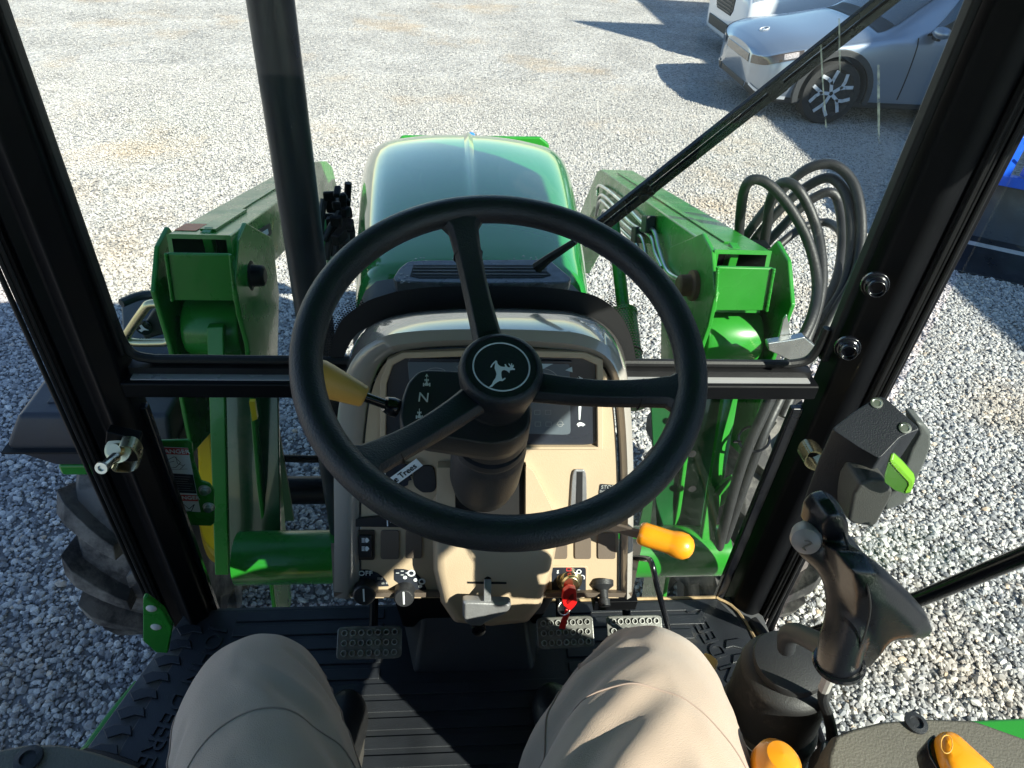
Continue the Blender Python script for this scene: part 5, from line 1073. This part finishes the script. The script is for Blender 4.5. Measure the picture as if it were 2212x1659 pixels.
LL,lp1,lr1=clothleg([(-.03,-.16,1.71),(-.115,.10,1.695),(-.195,.32,1.66),(-.233,.425,1.63),(-.25,.475,1.588),(-.268,.492,1.50),(-.262,.51,1.36),(-.245,.53,1.19)],[.115,.106,.100,.093,.084,.075,.072,.066],2)
RL,lp2,lr2=clothleg([(.075,-.16,1.71),(.142,.10,1.70),(.212,.31,1.665),(.254,.415,1.635),(.274,.465,1.592),(.292,.486,1.50),(.285,.505,1.36),(.27,.53,1.19)],[.13,.136,.128,.102,.083,.074,.071,.066],9)
g=MB();g.loft(LL);g.loft(RL);g.ball((.03,-.17,1.72),.15,12,(1.15,.9,.75));tr=g.build('trousers',G_['trousers'],PE,smooth=80)
def ringseam(R_,i,k0,k1,name='seam'):
    c=sum(R_[i],V())/len(R_[i]);n=len(R_[i]);g=MB();g.tube([c+(R_[min(len(R_)-1,i+int(abs(k-(k0+k1)/2)*.32))][k%n]-c)*1.006 for k in range(k0,k1)],.0011,6,smooth=2);g.build(name,G_['seam'],tr)
def longseam(R_,k,i0,i1):
    g=MB();q=[]
    for i in range(i0,i1):
        c=sum(R_[i],V())/len(R_[i]);q.append(c+(R_[i][k]-c)*1.008)
    g.tube(q,.001,6);g.build('seam',G_['seam'],tr)
n=120
for R_,kk in((LL,97),(LL,28),(RL,23),(RL,98)):longseam(R_,kk,18,135)
for R_ in(LL,RL):
    for i in(46,):
        c=sum(R_[i],V())/n;g=MB();q=[]
        for k in range(-28,29):
            f=i-(k*k)*.018;j=int(f);t=f-j;pa=R_[j][k%n].lerp(R_[j+1][k%n],t);cc=(sum(R_[j],V())/n).lerp(sum(R_[j+1],V())/n,t);q.append(cc+(pa-cc)*1.004)
        g.tube(q,.0009,6,smooth=2);g.build('seam',G_['seam'],tr)
g=MB();g.loft([[V((.03+.19*math.cos(a)*w,-.2-.0*z+.13*math.sin(a)*w-.05*(z-1.75),z)) for a in[2*math.pi*k/32 for k in range(32)]] for z,w in((1.70,.92),(1.78,.96),(1.9,.92),(2.05,1.0),(2.18,1.02),(2.24,.8),(2.29,.42))])
for s in(-1,1):g.tube([(.03+s*.16,-.24,2.2),(.03+s*.235,-.18,2.1),(.03+s*.262,-.13,2.02),(.01+s*.19,-.10,2.16),(.0+s*.13,-.078,2.27)],[.07,.06,.052,.045,.036],16,smooth=5)
g.build('shirt',G_['shirt'],PE,smooth=60)
for s,(px,py) in((-1,(735,1560)),(1,(1480,1560))):
    toe=V((-.205,.70,1.125)) if s<0 else V((.215,.70,1.12));heel=V((-.225,.47,1.125)) if s<0 else V((.26,.49,1.125))
    d=(toe-heel).normalized();sdv=d.cross(V((0,0,1)));rg=[]
    for t,w,h in((0,.02,.03),(.03,.034,.06),(.15,.038,.075),(.35,.039,.075),(.5,.045,.065),(.7,.051,.05),(.85,.048,.042),(.95,.035,.034),(1.0,.015,.02)):
        c=heel.lerp(toe+d*.04,t);rg.append([V((c.x,c.y,FL+.012))+sdv*w*math.cos(a)+V((0,0,max(0,h*math.sin(a)*1.0)+(.0 if math.sin(a)>0 else -.005))) for a in[2*math.pi*k/24 for k in range(24)]])
    g=MB();g.loft(rg);so_=g.build('shoe',G_['shoe'],PE,smooth=60,sub=1)
    g=MB();g.loft([[V((p.x,p.y,z)) for p in[c_+ (sdv*w*math.cos(a)+d*L*math.sin(a)) for a in[2*math.pi*k/32 for k in range(32)] for c_,w,L in((heel.lerp(toe,.52),.052,.15),)]] for z in(FL+.002,FL+.016)]);g.build('sole',mat('shoe sole edge',(.06,.055,.05),.6),so_)
# ================================================================ cars
def carmat(name,c,met=.5):
    return mat(name,c,.28,met,.0,5,coat=1)
CG=glassmat('car glass',(.25,.29,.31),1.4,.0)
CGD=mat('dark car glass',(.012,.016,.02),.05,coat=1,spec=.8)
CT=mat('car tyre',(.02,.02,.021),.8,bump=.2,bs=100)
CB=mat('black trim',(.015,.016,.018),.5)
CAL=mat('machined alloy',(.62,.64,.68),.3,.25)
def car(name,org,st,paint,label,cat,group,wb,wr,kind,detail=True,yaw=0):
    E_=empty(name,(org[0],org[1],0),label,cat,group)
    Ry=Matrix.Rotation(yaw,3,'Z');O=V((org[0],org[1],0));tw=lambda p:O+Ry@V(p)
    # st rows: x,zb,w,zs,zt,wr
    def sec(r):
        x,zb,w,zs,zt,wr_=r;m=(zb+zs)/2
        return [V((x,0,zb)),V((x,.6*w,zb)),V((x,.9*w,zb+.02)),V((x,.97*w,zb+.10)),V((x,w,m)),V((x,.985*w,zs-.10)),V((x,.95*w,zs)),V((x,(.95*w+wr_)/2+.02,zs*.5+(zt-.05)*.5)),V((x,wr_,zt-.045)),V((x,.62*wr_,zt-.012)),V((x,0,zt))]
    S=[sec(r) for r in st];K=11
    def cm(a,b,c,d,t):return .5*((2*b)+(c-a)*t+(2*a-5*b+4*c-d)*t*t+(3*b-a-3*c+d)*t**3)
    def row(u,j):
        i=min(int(u),len(S)-2);t=u-i;g_=lambda q:S[max(0,min(len(S)-1,q))][j];return cm(g_(i-1),g_(i),g_(i+1),g_(i+2),t)
    def surf(u,v,s=1):
        v=max(0,min(K-1.0001,v));j=int(v);t=v-j
        def q(k):
            if k<0:p=row(u,1);return V((p.x,-p.y,p.z))
            if k>K-1:p=row(u,K-2);return V((p.x,-p.y,p.z))
            return row(u,k)
        p=cm(q(j-1),q(j),q(j+1),q(j+2),t);return V((p.x,p.y*s,p.z))
    def ux(x,j=6):
        lo=0
        for i in range(len(st)-1):
            if st[i][0]<=x<=st[i+1][0]:return i+(x-st[i][0])/(st[i+1][0]-st[i][0])
        return len(st)-1.001
    U=[i*.25 for i in range((len(st)-1)*4)]+[len(st)-1.0001];Vn=[k*.25 for k in range(1,40)]
    g=MB();rg=[]
    for u in U:
        a=[surf(u,0)];h=[surf(u,v) for v in Vn];rg.append([tw(p) for p in a+h+[surf(u,9.9999)]+[V((p.x,-p.y,p.z)) for p in reversed(h)]])
    g.loft(rg);
    body=g.build('car_body',paint,E_,smooth=40)
    # cut wheel wells
    cut=MB();
    for wx in(wb[0],wb[1]):
        for s in(-1,1):
            c=tw((wx,s*.98*max(q[2] for q in st),wr+.005));cut.lathe(c-(Ry@V((0,s,0)))*.34,Ry@V((0,s,0)),[(0,0),(wr*1.14,0),(wr*1.14,.6),(0,.6)],40)
    co=cut.build('cut',CB,None,smooth=0);bo=body.modifiers.new('b','BOOLEAN');bo.object=co;bo.operation='DIFFERENCE';bo.solver='EXACT'
    body_w=body['_w'];body.location=V(body_w)*0;bpy.context.view_layer.update()
    dg=bpy.context.evaluated_depsgraph_get();dg.update();me=bpy.data.meshes.new_from_object(body.evaluated_get(dg));body.modifiers.clear();body.data=me
    bpy.data.objects.remove(co);me.set_sharp_from_angle(angle=R(40))
    def patch(u0,u1,v0,v1,s,off,name,m,par,nu=10,nv=8,vf=None,both=False):
        g=MB();pts=[]
        for i in range(nu+1):
            u=u0+(u1-u0)*i/nu;va,vb=(v0,v1) if vf is None else vf(i/nu)
            for j in range(nv+1):
                v=va+(vb-va)*j/nv;p=surf(u,v,s);du=surf(min(u+.02,len(st)-1.001),v,s)-surf(u-.02,v,s);dv=surf(u,min(v+.02,9.999),s)-surf(u,v-.02,s);nn=du.cross(dv)
                if nn.length>1e-9:nn.normalize()
                if nn.dot(p-V((2.2,0,.6)))<0:nn=-nn
                pts.append(tw(p+nn*off))
        g.add(pts,[(i*(nv+1)+j,(i+1)*(nv+1)+j,(i+1)*(nv+1)+j+1,i*(nv+1)+j+1) for i in range(nu) for j in range(nv)])
        return g.build(name,m,par,smooth=60)
    return E_,body,surf,ux,patch,tw
def cwheel(E_,tw,x,s,r,w,hw,style):
    c=tw((x,s*(hw-w/2+.0),r));ax=(tw((0,s,0))-tw((0,0,0)));g=MB()
    g.lathe(c-ax*w/2,ax,[(r*.66,0),(r*.9,0),(r*.99,w*.2),(r,w*.5),(r*.99,w*.8),(r*.93,w*.98),(r*.74,w),(r*.70,w*.93),(r*.66,w*.9),(r*.66,0)],48);o=g.build('wheel',CT,E_)
    g=MB();g.lathe(c,ax,[(r*.7,w*.40),(r*.7,w*.44),(r*.66,w*.30),(r*.3,w*.22),(.06,w*.3),(0,w*.3)],48);rm=g.build('rim',CB if style=='z' else CAL,o)
    u=V((0,0,1));q=ax.cross(u).normalized();e=lambda a,rr,h:c+(u*math.cos(a)+q*math.sin(a))*rr*r+ax*(w*h)
    g=MB()
    for k in range(5):
        a=2*math.pi*k/5+.3
        if style=='z':
            for L in ([(a,.08),(a,.36),(a+.20,.50),(a+.42,.685)],[(a,.30),(a-.17,.46),(a-.30,.685)]):
                wd=.052
                path=[e(t,rr,.44) for t,rr in L]
                for i in range(len(path)-1):
                    d=(path[i+1]-path[i]).normalized();sv=d.cross(ax)*wd*r;p0,p1=path[i]-d*.006,path[i+1]+d*.006
                    g.prism([p0-sv,p1-sv,p1+sv,p0+sv],ax*.012)
        else:
            for dd in(-.12,.12):g.prism([e(a+dd*.8-.05,.2,.40),e(a+dd-.05,.66,.42),e(a+dd+.05,.66,.42),e(a+dd*.8+.05,.2,.40)],ax*.015)
    g.build('spokes',CAL,rm,bevel=.002)
I=[(-.07,.26,.50,.64,.70,.42),(-.04,.23,.67,.66,.72,.54),(0.0,.21,.78,.68,.745,.62),(.05,.20,.85,.71,.775,.67),(.16,.19,.90,.75,.82,.71),(.38,.19,.925,.80,.88,.75),(.80,.18,.94,.86,.94,.78),(1.15,.18,.945,.92,1.005,.78),(1.38,.18,.945,.95,1.07,.76),(1.75,.18,.945,.965,1.33,.69),(2.15,.18,.945,.975,1.53,.61),(2.6,.18,.945,.985,1.59,.60),(3.2,.18,.945,1.0,1.59,.60),(3.8,.18,.94,1.03,1.47,.57),(4.2,.20,.92,1.02,1.28,.54),(4.5,.26,.86,.95,1.06,.5),(4.63,.4,.7,.8,.86,.4)]
silver=carmat('silver grey car paint',(.25,.29,.35),.6)
E_,bd_,sf,ux,pt_,tw=car('silver_car',(3.60,9.08),I,silver,'silver grey hatchback with smooth hood and dark geometric wheels, nearest parked car','car','cars parked in a row on the gravel',(.80,3.80),.36,'i')
u=ux
pt_(.02,4.9,5.15,6.0,1,.012,'lamp_band',mat('dark bronze lamp glass',(.06,.045,.035),.1,coat=1),bd_,14,5)
pt_(.02,4.9,5.15,6.0,-1,.012,'lamp_band',bpy.data.materials['dark bronze lamp glass'],bd_,14,5)
for s in(1,-1):
    pt_(3.9,4.7,5.3,5.85,s,.016,'headlight',mat('headlight glass',(.5,.42,.38),.12,.3,.5,60,coat=1),bd_,8,4)
    pt_(.5,4.6,2.8,3.1,s,.012,'bumper_insert',CAL,bd_,6,4)
    pt_(.02,4.2,1.7,2.75,s,.006,'front_intake',CB,bd_,14,4)
    pt_(ux(.02),ux(4.4),1.5,3.0,s,.004,'sill_cladding',mat('grey cladding',(.035,.037,.04),.5),bd_,40,4)
    pt_(ux(1.72),ux(3.75),6.35,8.0,s,.006,'side_window',CGD,bd_,24,8,vf=lambda t:(6.3,6.3+1.75*min(1,t*3.2+.05)*min(1,(1-t)*4+.25)))
    pt_(ux(1.62),ux(1.635),3.2,6.2,s,.003,'door_seam',CB,bd_,2,20);pt_(ux(2.72),ux(2.735),3.2,6.3,s,.003,'door_seam',CB,bd_,2,20)
    pt_(ux(1.42),ux(2.1),8.25,9.999,s,.006,'windscreen',CGD,bd_,10,10)
    pt_(ux(1.22),ux(1.42),8.3,9.999,s,.005,'cowl_panel',CB,bd_,4,10)
    pt_(ux(.30),ux(1.25),6.62,6.68,s,.004,'bonnet_seam',CB,bd_,20,2);pt_(ux(1.9),ux(3.7),5.0,5.06,s,.003,'body_crease',CB,bd_,20,2) if 0 else None
for s in(1,-1):
    cc=tw((1.78,s*1.03,1.07));g=MB();g.ball(cc,.1,12,(.95,1.15,.62));mo=g.build('mirror',silver,bd_);g=MB();g.box(tw((1.80,s*.93,1.0)),(.05,.12,.05));g.build('mirror_arm',CB,mo,bevel=.01)
    for wx in(.80,3.80):
        cwheel(E_,tw,wx,s,.36,.24,.93,'z')
        g=MB();cen=tw((wx,s*.945,.365));ax=V((0,s,0));rg=[]
        for k in range(25):
            a=R(-15)+R(210)*k/24;d=V((math.cos(a),0,math.sin(a)));rg.append([cen+d*.405-ax*.04,cen+d*.405+ax*.012,cen+d*.47+ax*.008,cen+d*.47-ax*.04])
        g.loft(rg);g.build('arch_cladding',bpy.data.materials['grey cladding'],bd_,bevel=.004)
p=sf(ux(.16),9.6,-1);c=tw(p)
g=MB();g.torus(tw(sf(ux(.20),9.99,-1)+V((0,0,.006))),(-.35,0,1),.055,.006,32,6);g.tube([tw(sf(ux(.18),9.99,-1)+V((0,y,.008))) for y in(-.03,.0,.03)],.006,6);g.build('badge',CAL,bd_)
g=MB();g.prism([tw((-.080,y,z)) for y,z in((-.40,.545),(.40,.545),(.385,.635),(-.385,.635))],(.02,0,0));g.build('lamp_band',bpy.data.materials['dark bronze lamp glass'],bd_,bevel=.004)
g=MB();g.prism([tw((-.076,y,z)) for y,z in((-.42,.265),(.42,.265),(.44,.33),(-.44,.33))],(.02,0,0));g.build('front_intake',CB,bd_,bevel=.004)
# white suv
W_=[(0.0,.28,.70,.78,.90,.55),(.03,.24,.84,.86,.96,.68),(.12,.22,.90,.92,1.02,.76),(.40,.24,.95,.99,1.08,.80),(.85,.23,.965,1.04,1.13,.80),(1.15,.23,.965,1.07,1.17,.79),(1.40,.23,.965,1.09,1.25,.77),(1.8,.23,.965,1.10,1.52,.72),(2.2,.23,.965,1.11,1.68,.68),(2.8,.23,.965,1.12,1.73,.67),(3.6,.23,.965,1.13,1.71,.66),(4.4,.25,.95,1.13,1.6,.64),(4.8,.3,.92,1.1,1.35,.6),(4.92,.4,.85,1.0,1.1,.55)]
def suv(name,org,paint,label,black=False):
    E_,b,sf,ux,pt_,tw=car(name,org,W_,paint,label,'car','cars parked in a row on the gravel',(.95,3.8),.38,'s')
    for s in(1,-1):
        pt_(.3,2.2,3.7,5.7,s,.006,'grille',CB,b,8,6,vf=lambda t:(3.7+t*.6,5.6-t*.35)) if False else None
        pt_(ux(.10),ux(.62),5.35,5.95,s,.006,'headlight',mat('clear headlight',(.42,.45,.48),.15,.4,.5,50,coat=1),b,10,4)
        pt_(ux(.06),ux(.09),1.5,3.6,s,.004,'lower_bumper',CB,b,3,8);pt_(ux(.06),ux(4.7),1.4,2.9,s,.004,'sill_cladding',CB,b,40,4)
        pt_(ux(1.75),ux(4.3),6.3,8.0,s,.006,'side_window',CGD,b,24,8,vf=lambda t:(6.3,6.3+1.7*min(1,t*4+.05)*min(1,(1-t)*5+.3)))
        pt_(ux(1.45),ux(2.15),8.2,9.999,s,.006,'windscreen',CGD,b,10,10)
        for wx in(.95,3.8):cwheel(E_,tw,wx,s,.38,.24,.95,'s')
    g=MB();q=[(-.33,.92),(.33,.92),(.40,.84),(.40,.66),(.32,.58),(-.32,.58),(-.40,.66),(-.40,.84)];g.prism([tw((-.012,a,z)) for a,z in q],(.08,0,0));gr=g.build('grille',CB,b,bevel=.012)
    g=MB()
    for k in range(7):g.box(tw((-.018,0,.62+k*.045)),(.012,.66,.010))
    g.torus(tw((-.02,0,.80)),(-1,0,0),.052,.012,28,8);g.build('grille_bars',mat('grille metal',(.1,.1,.11),.3,.6),gr)
    g=MB();q=[(-.62,.50),(.62,.50),(.58,.36),(-.58,.36)];g.prism([tw((-.015,a*.98,z-.04)) for a,z in q],(.1,0,0));g.build('air_intake',CB,b,bevel=.01)
    return E_
suv('white_suv',(4.12,11.55),carmat('white car paint',(.72,.73,.76),.0),'white sport utility car with black honeycomb grille parked behind the silver car')
suv('black_suv',(4.1,17.2),carmat('black car paint',(.01,.01,.012),.0),'black car at the far end of the row, cut off by the top edge')
# ================================================================ attachment on the right: black bucket with blue frame
B0=V((4.4,4.95,0));BK=empty('loader_bucket',B0,'black steel loader bucket with a pale cutting edge standing in the shade on the right','bucket')
bm_=mat('black bucket steel',(.016,.018,.02),.35,0,.3,6,rv=.12,dirt=(.16,.18,.18),ds=7,dth=.6,damt=.35)
c0,c1=at(2052,545,'z',0),at(2225,565,'z',0)
g=MB();prof=[(0,0),(.06,-.0),(.30,.0),(.52,.10),(.64,.30),(.66,.55),(.63,.55),(.61,.32),(.50,.13),(.29,.03),(.0,.02)]
def bk(u,a,z):return V((3.95+.42*a*1.0+u*1.05+.12*z,4.72+u*-.12+a*1.15,z*1.0))
ang=R(-28);cb_=V((3.72,4.74,0))
def bw(l,a,z):
    q=Matrix.Rotation(ang,3,'Z')@V((l,a,0));return cb_+V((q.x,q.y,z))
g.loft([[bw(l,a,z) for a,z in prof] for l in(0,1.5)]);bb=g.build('bucket_shell',bm_,BK,bevel=.004)
for l in(-.014,1.5):
    g=MB();g.prism([bw(l,a,z) for a,z in((0,.0),(.30,.0),(.52,.10),(.64,.30),(.66,.55),(.60,.60),(.42,.50),(.10,.10))],bw(.014,0,0)-bw(0,0,0));g.build('side_plate',bm_,bb,bevel=.003)
g=MB();g.prism([bw(-.02,.60,.555),bw(1.52,.60,.555),bw(1.52,.70,.565),bw(-.02,.70,.565)],(0,0,.012));g.build('top_edge',mat('pale worn steel',(.42,.42,.4),.45,.4,.2,8),bb,bevel=.002)
g=MB();g.prism([bw(.05,.34,.045),bw(1.4,.34,.045),bw(1.4,.44,.10),bw(.05,.44,.10)],(0,0,.004));g.build('wear_strip',bpy.data.materials['pale worn steel'],bb)
FE=empty('blue_fork_frame',bw(.8,.65,.57),'bright blue tubular attachment frame with a light bar resting above the black bucket','frame')
bl2=G_['blue'];o=bw(.55,.64,.57)
def fbm(a,b,r,name,m=bl2):
    g=MB();g.loft([[p+q for q in(V((-r,-r,0)),V((r,-r,0)),V((r,r,0)),V((-r,r,0)))] for p in(a,b)] if abs((b-a).z)>abs((b-a).x) else [[p+q for q in(V((0,-r,-r)),V((0,r,-r)),V((0,r,r)),V((0,-r,r)))] for p in(a,b)]);return g.build(name,m,FE,bevel=.004)
fbm(bw(.30,.62,.575),bw(1.5,.62,.575)+V((0,0,0)),.04,'base_rail')
for l in(.42,1.2):fbm(bw(l,.62,.61),bw(l,.62,.92),.035,'upright')
fbm(bw(.55,.62,.66),bw(1.5,.72,.98),.04,'diagonal')
g=MB();g.tube([bw(.45,.60,.88),bw(1.6,.70,1.12)],.012,10);g.tube([bw(.50,.56,.80),bw(1.6,.6,1.0)],.007,8);g.build('light_bar',G_['steel'],FE)
g=MB();g.tube([bw(.62,.58,.62),bw(.62,.58,.70)],.008,8);g.build('pin',G_['steel'],FE)
# ================================================================ unseen building to the right, added and shaped to shade the car row
BD=empty('shade_building',(13.5,3.8,0),'unseen pale metal clad building added to cast shade on the yard','building')
wm=mat('shade building cladding',(.45,.44,.41),.55,0,.05,3)
g=MB();g.box((13.6,3.35,3.0),(8,13.6,6.0));wb_=g.build('shade_building_wall',wm,BD)
g=MB()
for k in range(44):g.box((9.59,-3.3+k*.305,3.0),(.03,.05,5.9))
g.build('shade_building_rib',wm,wb_)
g=MB();g.prism([V((9.6,5.48,5.99)),V((9.6,5.9,7.76)),V((9.6,7.7,5.99))],(6,0,0));g.build('shade_gable',wm,BD)  # wedge shaped to cast the pointed tip of the shade
g=MB();g.box((9.56,2,1.5),(.05,3.2,3.0));dd=g.build('door',mat('shade building roller door',(.3,.31,.33),.5),BD,bevel=.01)  # door of the added, unseen shade building
for k in range(3):
    g=MB();g.box((9.57,-2.3+k*1.4-.0,2.0),(.05,.9,1.2));wn=g.build('shade_building_window',CGD,BD,bevel=.01)
# row of trees far ahead, seen only mirrored in paint
